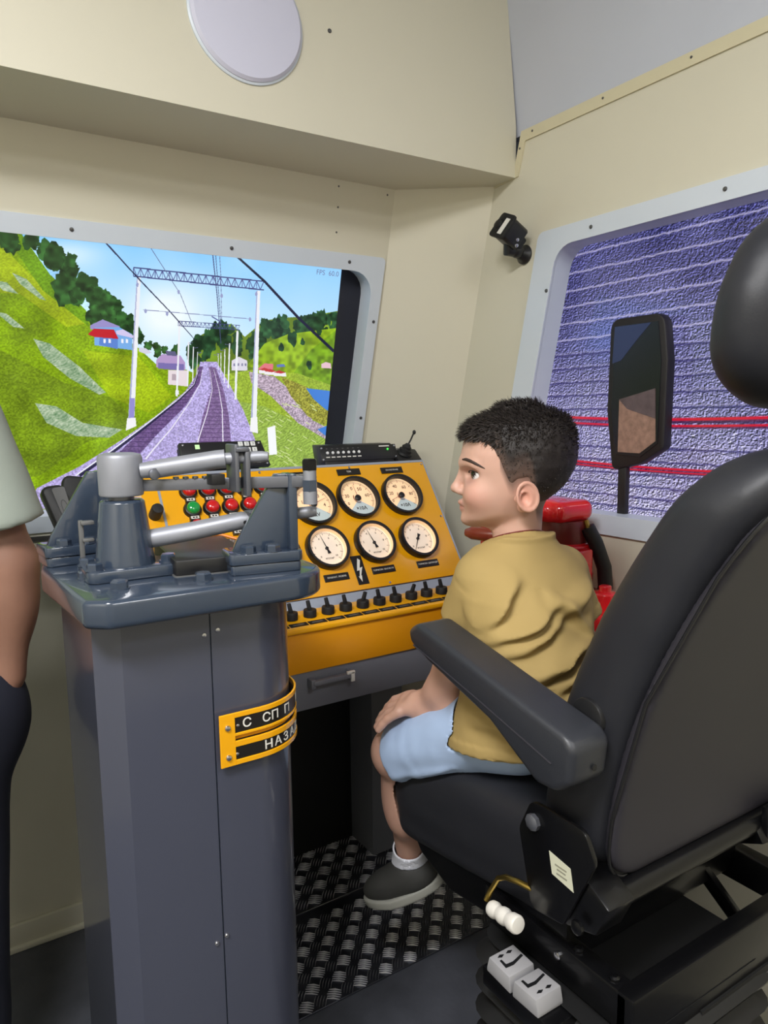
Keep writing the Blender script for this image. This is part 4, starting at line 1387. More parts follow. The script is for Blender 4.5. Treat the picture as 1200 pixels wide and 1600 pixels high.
# flat notched bar
bar = MB()
b0, b1 = Vector((0.235, 0.985, hz + 0.012)), Vector((0.437, 0.872, hz + 0.014))
d = (b1 - b0).normalized()
n = Vector((d.y, -d.x, 0))
pts = [b0 + n * 0.003, b1 + n * 0.003, b1 - n * 0.003, b0 - n * 0.003]
mb = bar
lo = mb._verts([(p.x, p.y, p.z - 0.0075) for p in pts])
hi = mb._verts([(p.x, p.y, p.z + 0.0075) for p in pts])
for i in range(4):
    j = (i + 1) % 4
    mb.bm.faces.new((lo[i], lo[j], hi[j], hi[i]))
mb.bm.faces.new(lo)
mb.bm.faces.new(hi)
nb = build(bar, 'notched_bar', M['silver_dark'], column, bevel=0.001)
for i in range(5):
    p = b0 + d * (0.062 + 0.0125 * i)
    build(MB().box((p.x, p.y, p.z + 0.0085), (0.0062, 0.008, 0.004)), 'tooth', M['silver_dark'], nb, bevel=0.0008)
# end bolt of the bar
e = Vector((0.441, 0.868, 0))
put('pin', MB().lathe([(0.0095, hz - 0.016), (0.0095, hz + 0.001)], Matrix.Translation(e), 24).mesh('pin', M['silver']), column)
put('pin_head', MB().lathe([(0.0105, hz + 0.001), (0.0105, hz + 0.016)], Matrix.Translation(e), 6).mesh('pin_head', M['col_paint']), column)
put('collar', MB().lathe([(0.0088, hz + 0.016), (0.0088, hz + 0.029)], Matrix.Translation(e), 24).mesh('collar', M['silver']), column)
put('nut', MB().lathe([(0.0105, hz + 0.029), (0.0105, hz + 0.042), (0.0085, hz + 0.044)], Matrix.Translation(e), 6).mesh('nut', M['seat_metal']), column)
# lower lever
lz = PT + 0.052
q0, q1 = (0.236, 0.992, lz - 0.012), (0.386, 0.930, lz + 0.014)
lw = build(MB().tube([q0, (0.31, 0.961, lz + 0.000), (0.372, 0.936, lz + 0.012), q1], [0.0125, 0.0125, 0.0122, 0.0095], 20), 'lower_lever', M['silver'], column)
build(MB().tube([q1, (0.452, 0.890, lz + 0.022), (0.459, 0.886, lz + 0.0225)], [0.0082, 0.0078, 0.0062], 16), 'lever_tip', M['silver'], lw)
put('hole', MB().lathe([(0.0028, 0), (0.0028, 0.0008)], None, 12).mesh('hole', M['black']), lw, frame_from((0.371, 0.9245, lz + 0.0105), (-0.25, -1, 0.05)))
build(MB().box((0.392, 0.925, lz + 0.0), (0.006, 0.018, 0.05)).box((0.385, 0.929, lz + 0.022), (0.02, 0.02, 0.006)), 'clevis', M['silver_dark'], column, bevel=0.001)


def bracket(base, ax_dir, h, mirror=1):
    """Bolted gusset bracket: foot, upright flange and triangular web. ax_dir = direction from the toe to the upright, in plan."""
    bx_, by_ = base
    d = Vector((ax_dir[0], ax_dir[1], 0)).normalized()
    f = frame_from((bx_, by_, PT), (0, 0, 1), d)                       # x towards the upright, y sideways
    L, W = 0.094, 0.060
    pr = build(MB().prism(rounded(L, W, 0.006), f, 0.013), 'packing_block', M['col_paint'], column, bevel=0.002)
    ft = build(MB().prism(rounded(L + 0.004, W + 0.004, 0.008), f, 0.014, z0=0.0135), 'bracket_foot', M['col_paint'], column, bevel=0.002)
    mx = f @ Matrix.Rotation(math.pi / 2, 4, 'X')                      # local x along d, y up, z sideways
    web = [(-0.040, 0.027), (0.046, 0.027), (0.046, h), (0.020, h), (-0.034, 0.040)]
    build(MB().prism(web, mx, 0.012, z0=-0.006), 'web', M['col_paint'], column, bevel=0.0015)
    build(MB().prism([(0.034, 0.027), (0.046, 0.027), (0.046, h), (0.034, h)], mx, 0.040, z0=-0.020), 'flange', M['col_paint'], column, bevel=0.002)
    for u, v in ((-0.020, 0.021), (0.012, 0.023), (-0.022, -0.020), (0.010, -0.021)):
        p = f @ Vector((u, v, 0.0275))
        bolt_at(p.x, p.y, p.z, 15 + 40 * u * 30, 0.92)


bracket((0.385, 0.905), (0.98, -0.18), 0.128)
bracket((0.190, 1.118), (0.62, 0.05), 0.128)

# flat black case lying on the plate, orange cable behind it
case = thing('black_case', 'flat black electronics case lying on top plate of the slate blue column', 'case', (0.315, 0.965, PT))
f = frame_from((0.334, 1.002, PT), (0, 0, 1), (0.98, -0.12, 0))
build(MB().prism(rounded(0.104, 0.176, 0.006), f, 0.020, z0=0.0015), 'case_body', M['black'], case, bevel=0.002)
build(MB().prism(rounded(0.106, 0.178, 0.006), f, 0.0015, z0=0.0), 'bottom_tray', M['handset_grey'], case)
cab = thing('signal_cable', 'thin orange cable looping behind the black case on the column', 'cable', (0.36, 1.12, PT))
build(MB().tube([(0.270, 1.155, PT + 0.006), (0.292, 1.135, PT + 0.020), (0.325, 1.115, PT + 0.026), (0.36, 1.100, PT + 0.026), (0.395, 1.085, PT + 0.022), (0.425, 1.065, PT + 0.012), (0.440, 1.04, PT + 0.004)], 0.0026, 8), 'sheath', M['orange'], cab)
for x, y in ((0.338, 1.1095), (0.352, 1.1035)):
    build(MB().tube([(x, y, PT + 0.0262), (x + 0.008, y - 0.0034, PT + 0.0262)], 0.0031, 8), 'marker_sleeve', M['cable_yellow'] if x > 0.35 else M['label_white'], cab)
build(MB().box((0.180, 1.022, PT + 0.040), (0.006, 0.006, 0.062)).box((0.187, 1.016, PT + 0.068), (0.016, 0.012, 0.005)).box((0.187, 1.016, PT + 0.045), (0.014, 0.010, 0.004)).box((0.187, 1.016, PT + 0.015), (0.016, 0.012, 0.006)),
      'stop_bracket', M['handset_grey'], column, bevel=0.001)

# yellow lettered plate bent round the right front corner -------------------------------------
NPZ = 0.781
PATH = []
o = col_outline(0.007)
line = [(0.305, 0.883 - 0.007)] + [p for p in o[1:10]] + [(o[9][0], 1.02)]
acc = [0.0]
for a, b in zip(line, line[1:]):
    acc.append(acc[-1] + math.hypot(b[0] - a[0], b[1] - a[1]))


def on_path(s, out=0.0):
    for i in range(len(line) - 1):
        if s <= acc[i + 1] or i == len(line) - 2:
            t = (s - acc[i]) / (acc[i + 1] - acc[i])
            (x0, y0), (x1, y1) = line[i], line[i + 1]
            L = math.hypot(x1 - x0, y1 - y0)
            nx, ny = (y1 - y0) / L, -(x1 - x0) / L
            return (x0 + (x1 - x0) * t + nx * out, y0 + (y1 - y0) * t + ny * out)


def bent(me_or_bm, out0):
    """Bend a flat mesh (x along the plate, y up, z outwards) round the column corner."""
    for v in me_or_bm.verts if hasattr(me_or_bm, 'verts') else me_or_bm.vertices:
        x, y, z = v.co
        p = on_path(x, out0 + z)
        v.co = (p[0], p[1], NPZ + y * 0.86)


def bent_strip(s0, s1, y0, y1, th, out, name, material, parent, cut=None, label=None, r=0.0):
    mb = MB()
    n = 26
    gx = [s0 + (s1 - s0) * i / n for i in range(n + 1)]
    lo_i = [(x, y0, 0) for x in gx]
    hi_i = [(x, y1, 0) for x in gx]
    rows = [mb._verts(q) for q in (lo_i, hi_i, [(x, y1, th) for x in gx], [(x, y0, th) for x in gx])]
    for i in range(n):
        for k in range(4):
            a, b = rows[k], rows[(k + 1) % 4]
            mb.bm.faces.new((a[i], a[i + 1], b[i + 1], b[i]))
    mb.bm.faces.new([r_[0] for r_ in rows])
    mb.bm.faces.new([r_[n] for r_ in rows])
    bent(mb.bm, out)
    return build(mb, name, material, parent, label=label, bevel=0.0006, bseg=1)


SE = 0.203
npl = bent_strip(0.0, 0.021, -0.0415, 0.0415, 0.003, 0.0, 'letter_plate', M['yellow'], column, label='yellow plate with white letters on black strips')
for y0, y1 in ((0.0335, 0.0415), (0.0045, 0.0090), (-0.0130, -0.0035), (-0.0415, -0.0335)):
    bent_strip(0.0205, SE, y0, y1, 0.003, 0.0, 'plate_rail', M['yellow'], npl)
s1_ = bent_strip(0.0210, SE, 0.0092, 0.0333, 0.002, 0.0, 'black_strip', M['label_black'], npl)
s2_ = bent_strip(0.0190, SE, -0.0333, -0.0132, 0.002, 0.0, 'black_strip', M['label_black'], npl)
bent_strip(0.0210, SE, -0.0036, 0.0046, 0.001, -0.004, 'slot_back', M['yellow_low'], npl)


def bent_text(s, x, y, size, parent):
    me = text_mesh(s, size, 0.0004, M['label_white'], 'LEFT', 0.0002)
    for v in me.vertices:
        v.co.x = v.co.x * 0.92 + x
        v.co.y += y
        v.co.z += 0.0023
    bent(me, 0.0)
    put('letter', me, npl)


for ch, x in (('С', 0.0310), ('СП', 0.0590), ('П', 0.0965), ('М', 0.1380)):
    bent_text(ch, x, 0.0213, 0.0200, s1_)
for i, ch in enumerate('НАЗАД'):
    bent_text(ch, 0.0610 + 0.0162 * i, -0.0235, 0.0200, s2_)
for s, y, k in ((0.0105, 0.0205, 1.0), (0.0105, -0.0265, 1.0), (0.0245, 0.0213, 0.55), (0.0225, -0.0235, 0.55)):
    p = on_path(s, 0.003)
    q = on_path(s, 0.1)
    put('screw', SCREW, npl, frame_from((p[0], p[1], NPZ + y * 0.86), (q[0] - p[0], q[1] - p[1], 0)) @ Matrix.Scale(k, 4))

# black hand unit standing at the far left of the console, behind the column
hs = thing('handset', 'dark plastic handset with grey oval recess in its cradle left of the column', 'handset', (0.245, 1.55, 0.94))
f = TF(0.245, 1.515, 1.020, 72)
build(MB().prism(round_poly([(-0.030, -0.090), (-0.002, -0.090), (0.004, 0.050), (-0.040, 0.055)], [0.010, 0.008, 0.012, 0.014], 4), f @ Matrix.Rotation(R(12), 4, 'Z'), 0.030), 'earpiece', M['handset'], hs, bevel=0.006, bseg=3)
build(MB().prism(round_poly([(0.004, -0.080), (0.050, -0.080), (0.055, 0.060), (0.010, 0.074), (0.002, 0.050)], [0.008, 0.008, 0.016, 0.014, 0.01], 4), f @ Matrix.Rotation(R(8), 4, 'Z'), 0.022, z0=-0.02), 'cradle', M['black_matte'], hs, bevel=0.006, bseg=3)
g_ = build(MB().prism(round_poly([(-0.014, -0.082), (-0.001, -0.082), (0.003, 0.044), (-0.020, 0.046)], 0.004, 3), f @ Matrix.Rotation(R(12), 4, 'Z'), 0.002, z0=0.030), 'grey_face', M['handset_grey'], hs)
ov = [((0.0055) * math.cos(R(a)) - 0.008, 0.014 * math.sin(R(a)) + (0.006 if 0 < a < 180 else -0.006)) for a in range(0, 360, 15)]
ovi = [((0.0042) * math.cos(R(a)) - 0.008, 0.0125 * math.sin(R(a)) + (0.006 if 0 < a < 180 else -0.006)) for a in range(0, 360, 15)]
mb = MB()
holed(mb, ov, [ovi], f @ Matrix.Rotation(R(12), 4, 'Z') @ Matrix.Translation((0, 0, 0.032)), 0.0006)
build(mb, 'oval_recess', M['black'], hs)
build(MB().box((0.270, 1.650, 0.93), (0.05, 0.19, 0.02)).box((0.270, 1.540, 0.925), (0.05, 0.03, 0.05)), 'shelf', M['console_grey'], hs, bevel=0.003)
f2 = TF(0.302, 1.545, 1.075, 72)
build(MB().box((0, -0.055, 0), (0.024, 0.13, 0.004), f2), 'grey_bracket', M['panel_grey'], hs, bevel=0.001)
put('screw', screw_mesh('screw', 0.005, 0.004, M['brass']), hs, f2 @ Matrix.Translation((0.002, -0.002, 0.002)))
# ------------------------------------------------------------------ driver's seat
seat = thing('driver_seat', 'black vinyl driver seat with headrest and left armrest on a suspension base', 'seat', (0.90, 0.80, 0.0))
SX = 0.90                                                              # middle of the seat


def backline(z):
    t = z - 0.63
    return 0.575 - 0.05 * t - 0.69 * t * t


def f_cushion(P):
    tilt_m = rotm(rx=-7)
    d = sd_box(P, (SX, 0.845, 0.572), (0.222, 0.225, 0.066), 0.040, tilt_m)
    crown = 0.010 * np.exp(-(((P[:, 0] - SX) / 0.15) ** 2 + ((P[:, 1] - 0.83) / 0.16) ** 2)) * (P[:, 2] > 0.6)
    fr = np.maximum(P[:, 1] - 0.97, 0)
    d2 = sd_box(P, (SX, 0.845, 0.540), (0.219, 0.215, 0.070), 0.030, rotm(rx=-9))
    d = smin(d - crown + 2.2 * fr * fr, d2 + 1.0 * fr * fr, 0.02)
    return d + 0.0016 * (noise3(P, 26) - 0.5)


put('seat_cushion', surface(f_cushion, (0.65, 0.58, 0.42), (1.15, 1.12, 0.70), 0.008, 'seat_cushion', M['vinyl'], relax=2), seat)
pts = []
for i in range(25):
    t = i / 24.0
    y = 0.66 + 0.37 * t
    pts.append((SX - 0.2225 + 0.012 * max(0, t - 0.8) * 5, y, 0.612 - (y - 0.66) * 0.135 - 0.5 * max(0, y - 0.97) ** 1.2))
build(MB().tube(pts, 0.0022, 6), 'seam', M['black'], seat)
mb = MB()
mb.prism([(0.64, 0.515), (1.02, 0.470), (0.985, 0.430), (0.90, 0.405), (0.64, 0.445)], MX, 0.40, z0=0.70)
build(mb, 'seat_pan', M['seat_metal'], seat, bevel=0.006)


def f_back(P):
    z = P[:, 2]
    y = P[:, 1] - (backline(z) + 0.054)
    hw = 0.226 - 0.012 * np.clip((z - 0.75) / 0.4, 0, 1) ** 2
    qx = np.abs(P[:, 0] - SX) - (hw - 0.075)
    qz = np.abs(z - 0.880) - (0.282 - 0.075)
    d2 = np.sqrt(np.maximum(qx, 0) ** 2 + np.maximum(qz, 0) ** 2) + np.minimum(np.maximum(qx, qz), 0) - 0.075
    hol = 0.018 * np.exp(-((P[:, 0] - SX) / 0.13) ** 4) * (y > 0)
    d = smax(d2, np.abs(y - 0.001) * 0.93 - 0.051 + hol, 0.045)
    return d * 0.9 + 0.0014 * (noise3(P, 22) - 0.5)


put('backrest', surface(f_back, (0.64, 0.28, 0.56), (1.16, 0.74, 1.23), 0.009, 'backrest', M['vinyl'], relax=2), seat)


def f_shell(P):
    z = P[:, 2]
    y = P[:, 1] - (backline(z) - 0.0015)
    hw = 0.206 - 0.014 * np.clip((z - 0.75) / 0.4, 0, 1) ** 2
    qx = np.abs(P[:, 0] - SX) - (hw - 0.055)
    qz = np.abs(z - 0.862) - (0.258 - 0.055)
    d2 = np.sqrt(np.maximum(qx, 0) ** 2 + np.maximum(qz, 0) ** 2) + np.minimum(np.maximum(qx, qz), 0) - 0.055
    return smax(d2, np.abs(y) - 0.009, 0.010)


put('back_shell', surface(f_shell, (0.66, 0.28, 0.57), (1.14, 0.64, 1.18), 0.006, 'back_shell', M['vinyl_shell'], relax=2), seat)
pts = []
for i in range(65):
    a = 2 * math.pi * i / 64
    ca, sa = math.cos(a), math.sin(a)
    ex = 0.20
    z = 0.862 + 0.260 * math.copysign(abs(sa) ** ex, sa)
    hw = 0.208 - 0.014 * max(0.0, min(1.0, (z - 0.75) / 0.4)) ** 2
    x = SX + hw * math.copysign(abs(ca) ** ex, ca)
    pts.append((x, backline(z) - 0.004, z))
build(MB().tube(pts, 0.0022, 6), 'piping', M['black'], seat)


def f_head(P):
    q = P - v3((SX + 0.005, 0.452, 1.312))
    q = q @ rotm(rx=12)
    hw = 0.186 - 0.05 * np.clip(q[:, 2] / 0.11, 0, 1) ** 1.5 - 0.03 * np.clip(-q[:, 2] / 0.11, 0, 1) ** 2
    qx = np.abs(q[:, 0]) - (hw - 0.07)
    qz = np.abs(q[:, 2]) - 0.045
    d2 = np.sqrt(np.maximum(qx, 0) ** 2 + np.maximum(qz, 0) ** 2) + np.minimum(np.maximum(qx, qz), 0) - 0.07
    return smax(d2, np.abs(q[:, 1]) - 0.046, 0.06) * 0.9


put('headrest', surface(f_head, (0.66, 0.34, 1.16), (1.14, 0.57, 1.47), 0.008, 'headrest', M['vinyl'], relax=2), seat)
for sx in (-0.07, 0.07):
    build(MB().tube([(SX + sx, 0.440, 1.10), (SX + sx, 0.452, 1.24)], 0.006, 10), 'headrest_post', M['silver_dark'], seat)

# left armrest, with its pivot
AP = [(0.862, 0.893), (0.886, 0.878), (0.880, 0.858), (0.836, 0.841), (0.700, 0.800), (0.612, 0.750), (0.580, 0.752), (0.557, 0.770), (0.552, 0.815), (0.566, 0.828)]
arm = build(MB().prism(list(reversed(AP)), MX, 0.066, z0=0.607), 'armrest', M['arm_pad'], seat, bevel=0.013, bseg=4)
build(MB().tube([(0.6068, 0.868, 0.858), (0.6068, 0.72, 0.822), (0.6068, 0.585, 0.787)], 0.0012, 6), 'mould_line', M['vinyl_shell'], arm)
put('cap_hole', MB().lathe([(0.004, 0), (0.004, 0.001)], None, 12).mesh('cap_hole', M['black_matte']), arm, frame_from((0.645, 0.5535, 0.785), (0, -1, 0)))
build(MB().lathe([(0.030, 0), (0.030, 0.012), (0.024, 0.020), (0.024, 0.03)], frame_from((0.700, 0.590, 0.828), (-1, 0, 0)), 24), 'armrest_pivot', M['black'], seat, bevel=0.002)

# recliner bracket on the left
BP = round_poly([(0.690, 0.640), (0.668, 0.688), (0.640, 0.690), (0.575, 0.690), (0.556, 0.655), (0.606, 0.545), (0.664, 0.535)], [0.02, 0.016, 0.03, 0.016, 0.018, 0.010, 0.014], 5)
rb = build(MB().prism(list(reversed(BP)), MX, 0.007, z0=0.655), 'recliner_bracket', M['seat_metal'], seat, bevel=0.002)
put('bolt', MB().lathe([(0.0115, 0), (0.0115, 0.006), (0.008, 0.0085), (0.001, 0.009)], None, 8).mesh('bolt', M['silver_dark']), rb, frame_from((0.655, 0.660, 0.662), (-1, 0, 0)))
put('bolt', MB().lathe([(0.0095, 0), (0.0095, 0.005), (0.006, 0.007)], None, 10).mesh('bolt', M['seat_metal']), rb, frame_from((0.655, 0.580, 0.560), (-1, 0, 0)))
st = build(MB().prism([(0.632, 0.6355), (0.595, 0.630), (0.589, 0.601), (0.626, 0.6065)], MX, 0.0006, z0=0.6542), 'sticker', M['sticker'], rb, label='small cream paper sticker')
for k, (a, b) in enumerate(((0.020, 0.009), (0.015, 0.014), (0.018, 0.020))):
    build(MB().box((0.6540, 0.611 - 0.001 * k, 0.6255 - b + 0.006), (0.0003, a, 0.0022)), 'print_line', M['sticker_ink'], st)
build(MB().prism([(0.630, 0.63), (0.575, 0.62), (0.540, 0.60), (0.560, 0.555), (0.610, 0.54)], MX, 0.05, z0=0.663), 'hinge_block', M['seat_metal'], seat, bevel=0.004)
build(MB().cyl((0.67, 0.565, 0.592), (1.13, 0.565, 0.592), 0.016), 'recline_tube', M['seat_metal'], seat)

# height lever with ivory grip
lv = build(MB().tube([(0.66, 0.662, 0.560), (0.652, 0.685, 0.562), (0.650, 0.708, 0.557), (0.649, 0.722, 0.548), (0.645, 0.736, 0.520), (0.640, 0.738, 0.508)], 0.0042, 10), 'height_lever', M['brass'], seat)
gp0, gp1 = Vector((0.640, 0.728, 0.503)), Vector((0.638, 0.672, 0.512))
build(MB().lathe([(0.0095, 0), (0.0112, 0.003), (0.0118, 0.010), (0.0092, 0.018), (0.0118, 0.026), (0.0120, 0.032), (0.0096, 0.039), (0.0122, 0.046), (0.0128, 0.056), (0.0112, 0.0595)], frame_from(gp0, gp1 - gp0), 24), 'grip', M['grip'], lv, bevel=0.0008)

# two grey rocker switches on a side shelf
build(MB().box((0.665, 0.664, 0.402), (0.075, 0.135, 0.030)), 'switch_shelf', M['seat_metal'], seat, bevel=0.003)
for yc, flip in ((0.694, -1), (0.641, 1)):
    f = Matrix.Translation((0.6475, yc, 0.417)) @ Matrix.Rotation(R(-90), 4, 'Z') @ Matrix.Rotation(R(-3 * flip), 4, 'Y')
    body = MB().prism([(-0.0245, 0), (0.0245, 0), (0.0245, 0.006), (0.021, 0.024), (-0.021, 0.024), (-0.0245, 0.006)],
                      Matrix(((1, 0, 0), (0, 0, 1), (0, -1, 0))).transposed().to_4x4(), 0.046, z0=-0.023)
    sw = put('rocker_switch', body.mesh('rocker_switch', M['rocker'], bevel=0.0018), seat, f)
    s_ = flip
    mk = MB()
    fx = Matrix.Translation((0, 0, 0.0243))
    pl_ = [(-0.004, 0.015), (-0.001, 0.015), (0.0035 * 1, -0.002), (0.0025, -0.0125), (-0.009, -0.0115), (-0.009, -0.0088), (-0.0015, -0.0088), (-0.0005, 0.0)]
    mk.prism([(x - 0.003 * s_, y) for x, y in pl_], fx, 0.0004)
    put('seat_mark', mk.mesh('seat_mark', M['black']), sw, f @ Matrix.Diagonal((1.25, 1.3, 1, 1)))
    mk = MB()
    for yy in (0.006, -0.006):
        mk.prism([(0.0105 * s_ - 0.0022, yy), (0.0105 * s_, yy - 0.0045), (0.0105 * s_ + 0.0022, yy), (0.0105 * s_, yy + 0.0045)], fx, 0.0004)
    put('arrow_mark', mk.mesh('arrow_mark', M['black']), sw, f @ Matrix.Diagonal((1.25, 1.3, 1, 1)))

# suspension: frame rails, bellows, arms and base
for nm, c, s in (('side_rail', (0.705, 0.665, 0.452), (0.030, 0.27, 0.055)), ('side_rail', (1.105, 0.665, 0.452), (0.030, 0.27, 0.055)),
                 ('rear_rail', (0.905, 0.535, 0.420), (0.43, 0.028, 0.120)), ('front_rail', (0.905, 0.79, 0.44), (0.40, 0.03, 0.08))):
    build(MB().box(c, s), nm, M['seat_metal'], seat, bevel=0.004)
build(MB().box((0.93, 0.5195, 0.395), (0.20, 0.004, 0.012)), 'slot', M['black_matte'], seat)
build(MB().box((0.93, 0.5185, 0.388), (0.20, 0.003, 0.003)), 'slot_lip', M['handset_grey'], seat)
for y, z in ((0.56, 0.483), (0.62, 0.483)):
    put('bolt', MB().lathe([(0.007, 0), (0.007, 0.004), (0.004, 0.006)], None, 8).mesh('bolt', M['seat_metal']), seat, Matrix.Translation((0.702, y, z - 0.004)))
put('bolt', MB().lathe([(0.006, 0), (0.006, 0.004), (0.003, 0.0055)], None, 10).mesh('bolt', M['steel_screw']), seat, frame_from((0.690, 0.645, 0.462), (-1, 0, 0)))
bl = MB()
prof = []
for i in range(25):
    z = 0.15 + 0.27 * i / 24
    prof.append((z, 0.012 * math.sin(i * math.pi / 2.0)))
rings = []
for z, g in prof:
    rings.append(bl._verts([(0.83 + x, 0.655 + y, z) for x, y in rounded(0.33 + 2 * g, 0.27 + 2 * g, 0.04, 4)]))
for a, b in zip(rings, rings[1:]):
    for i in range(len(a)):
        j = (i + 1) % len(a)
        bl.bm.faces.new((a[i], a[j], b[j], b[i]))
bl.bm.faces.new(list(reversed(rings[0])))
bl.bm.faces.new(rings[-1])
build(bl, 'bellows', M['seat_rubber'], seat)
build(MB().box((0.86, 0.66, 0.135), (0.44, 0.36, 0.04)), 'base_plate', M['seat_metal'], seat, bevel=0.006)
build(MB().lathe([(0.19, 0.0), (0.19, 0.012), (0.10, 0.02), (0.09, 0.118)], Matrix.Translation((0.86, 0.68, 0)), 40), 'pedestal', M['seat_metal'], seat, bevel=0.003)
for x0, y0, z0, x1, y1, z1 in ((1.00, 0.545, 0.585, 1.09, 0.78, 0.44), (1.085, 0.545, 0.585, 1.10, 0.80, 0.46), (0.90, 0.80, 0.50, 1.08, 0.60, 0.585), (1.015, 0.655, 0.475, 1.085, 0.602, 0.350), (0.985, 0.690, 0.520, 1.02, 0.650, 0.470)):
    d = Vector((x1 - x0, y1 - y0, z1 - z0))
    f = frame_from((x0, y0, z0), d, (1, 0, 0))
    build(MB().box((0, 0, d.length / 2), (0.012, 0.026, d.length), f), 'scissor_arm', M['seat_metal'], seat, bevel=0.002)
build(MB().box((1.06, 0.545, 0.600), (0.11, 0.012, 0.05)), 'hinge_plate', M['seat_metal'], seat, bevel=0.003)
# ------------------------------------------------------------------ the boy on the seat
M['skin'] = mat('boy_skin', (214, 168, 144), 0.48, vcol=True, bump=0.05, bscale=500, bdist=0.0004)
M['skin'].node_tree.nodes['Principled BSDF'].inputs['Subsurface Weight'].default_value = 0.12
M['skin'].node_tree.nodes['Principled BSDF'].inputs['Subsurface Radius'].default_value = (0.012, 0.005, 0.003)
M['hair'] = mat('dark_brown_hair', (40, 34, 32), 0.55, vcol=True, bump=0.5, bscale=900, bdist=0.001)
M['hair_strand'] = mat('dark_brown_hair_strand', (46, 40, 37), 0.55, spec=0.3)
M['brow'] = mat('brow_hair', (56, 42, 36), 0.7)
M['shirt'] = mat('ochre_cotton', (170, 145, 90), 0.82, bump=0.25, bscale=700, bdist=0.0005, var=0.04, vscale=9)
M['shorts'] = mat('pale_blue_cotton', (172, 194, 228), 0.8, bump=0.25, bscale=600, bdist=0.0005, var=0.04, vscale=9)
M['sock'] = mat('white_sock', (224, 226, 236), 0.85, bump=0.3, bscale=500, bdist=0.0006)
M['shoe'] = mat('dark_shoe_upper', (52, 52, 50), 0.7, bump=0.3, bscale=300, bdist=0.0008)
M['sole'] = mat('grey_shoe_sole', (150, 150, 142), 0.6)
M['eye'] = mat('eye', (235, 232, 228), 0.12, vcol=True, coat=0.6)

part_pad = 0.05


def parts(P, lst, k=0.02):
    """Blend of parts, each evaluated only inside its own padded box. lst: (lo, hi, fn, k)."""
    d = np.full(len(P), 1.0, np.float32)
    for lo, hi, fn, kk in lst:
        m = ((P > v3(lo) - part_pad) & (P < v3(hi) + part_pad)).all(1)
        if m.any():
            d[m] = smin(d[m], fn(P[m]), kk)
    return d


HB = np.array([-0.0850, -0.0800, -0.0720, -0.0630, -0.0500, -0.0350, -0.0200, 0.0, 0.0100, 0.0300, 0.0550, 0.0750, 0.0880, 0.0955])
HAF = np.array([0.0680, 0.0830, 0.0890, 0.0885, 0.0890, 0.0880, 0.0855, 0.0860, 0.0885, 0.0880, 0.0820, 0.0660, 0.0450, 0.0100])
HAB = np.array([0.0450, 0.0250, 0.0050, -0.0150, -0.0330, -0.0520, -0.0660, -0.0770, -0.0810, -0.0840, -0.0800, -0.0690, -0.0520, -0.0200])
HW = np.array([0.0100, 0.0260, 0.0400, 0.0490, 0.0560, 0.0615, 0.0655, 0.0690, 0.0705, 0.0715, 0.0670, 0.0560, 0.0400, 0.0100])
bb = np.linspace(HB[0], HB[-1], 200)
ker = np.exp(-np.linspace(-2.2, 2.2, 21) ** 2)
ker /= ker.sum()
sm = lambda v: np.convolve(np.pad(np.interp(bb, HB, v), 10, mode='edge'), ker, 'valid')
HAF_, HAB_, HW_ = sm(HAF), sm(HAB), sm(HW)


def skull(q):
    """Distance to the head without nose and ears; q = (forward, left, up)."""
    a, l, b = q[:, 0], q[:, 1], q[:, 2]
    af, ab, w = np.interp(b, bb, HAF_), np.interp(b, bb, HAB_), np.interp(b, bb, HW_)
    c, ra = (af + ab) / 2, (af - ab) / 2
    e = np.where(a > c, 2.25, 2.05)
    n = (np.abs((a - c) / ra) ** e + np.abs(l / w) ** e) ** (1 / e)
    d = (n - 1) * np.minimum(ra, w) * 0.92
    over = np.maximum(np.maximum(b - HB[-1], HB[0] - b), 0)
    return np.where(over > 0, np.sqrt(np.maximum(d, 0) ** 2 + over ** 2), np.maximum(d, np.maximum(b - HB[-1], HB[0] - b)))


def sd_ring(q, c, rx, rz, r, rot):
    """Elliptical ring in the local xz plane."""
    p = (q - v3(c)) @ rot
    rad = np.sqrt((p[:, 0] / rx) ** 2 + (p[:, 2] / rz) ** 2) + 1e-6
    dx = (rad - 1) * (rx + rz) / 2
    return np.sqrt(dx ** 2 + p[:, 1] ** 2) - r


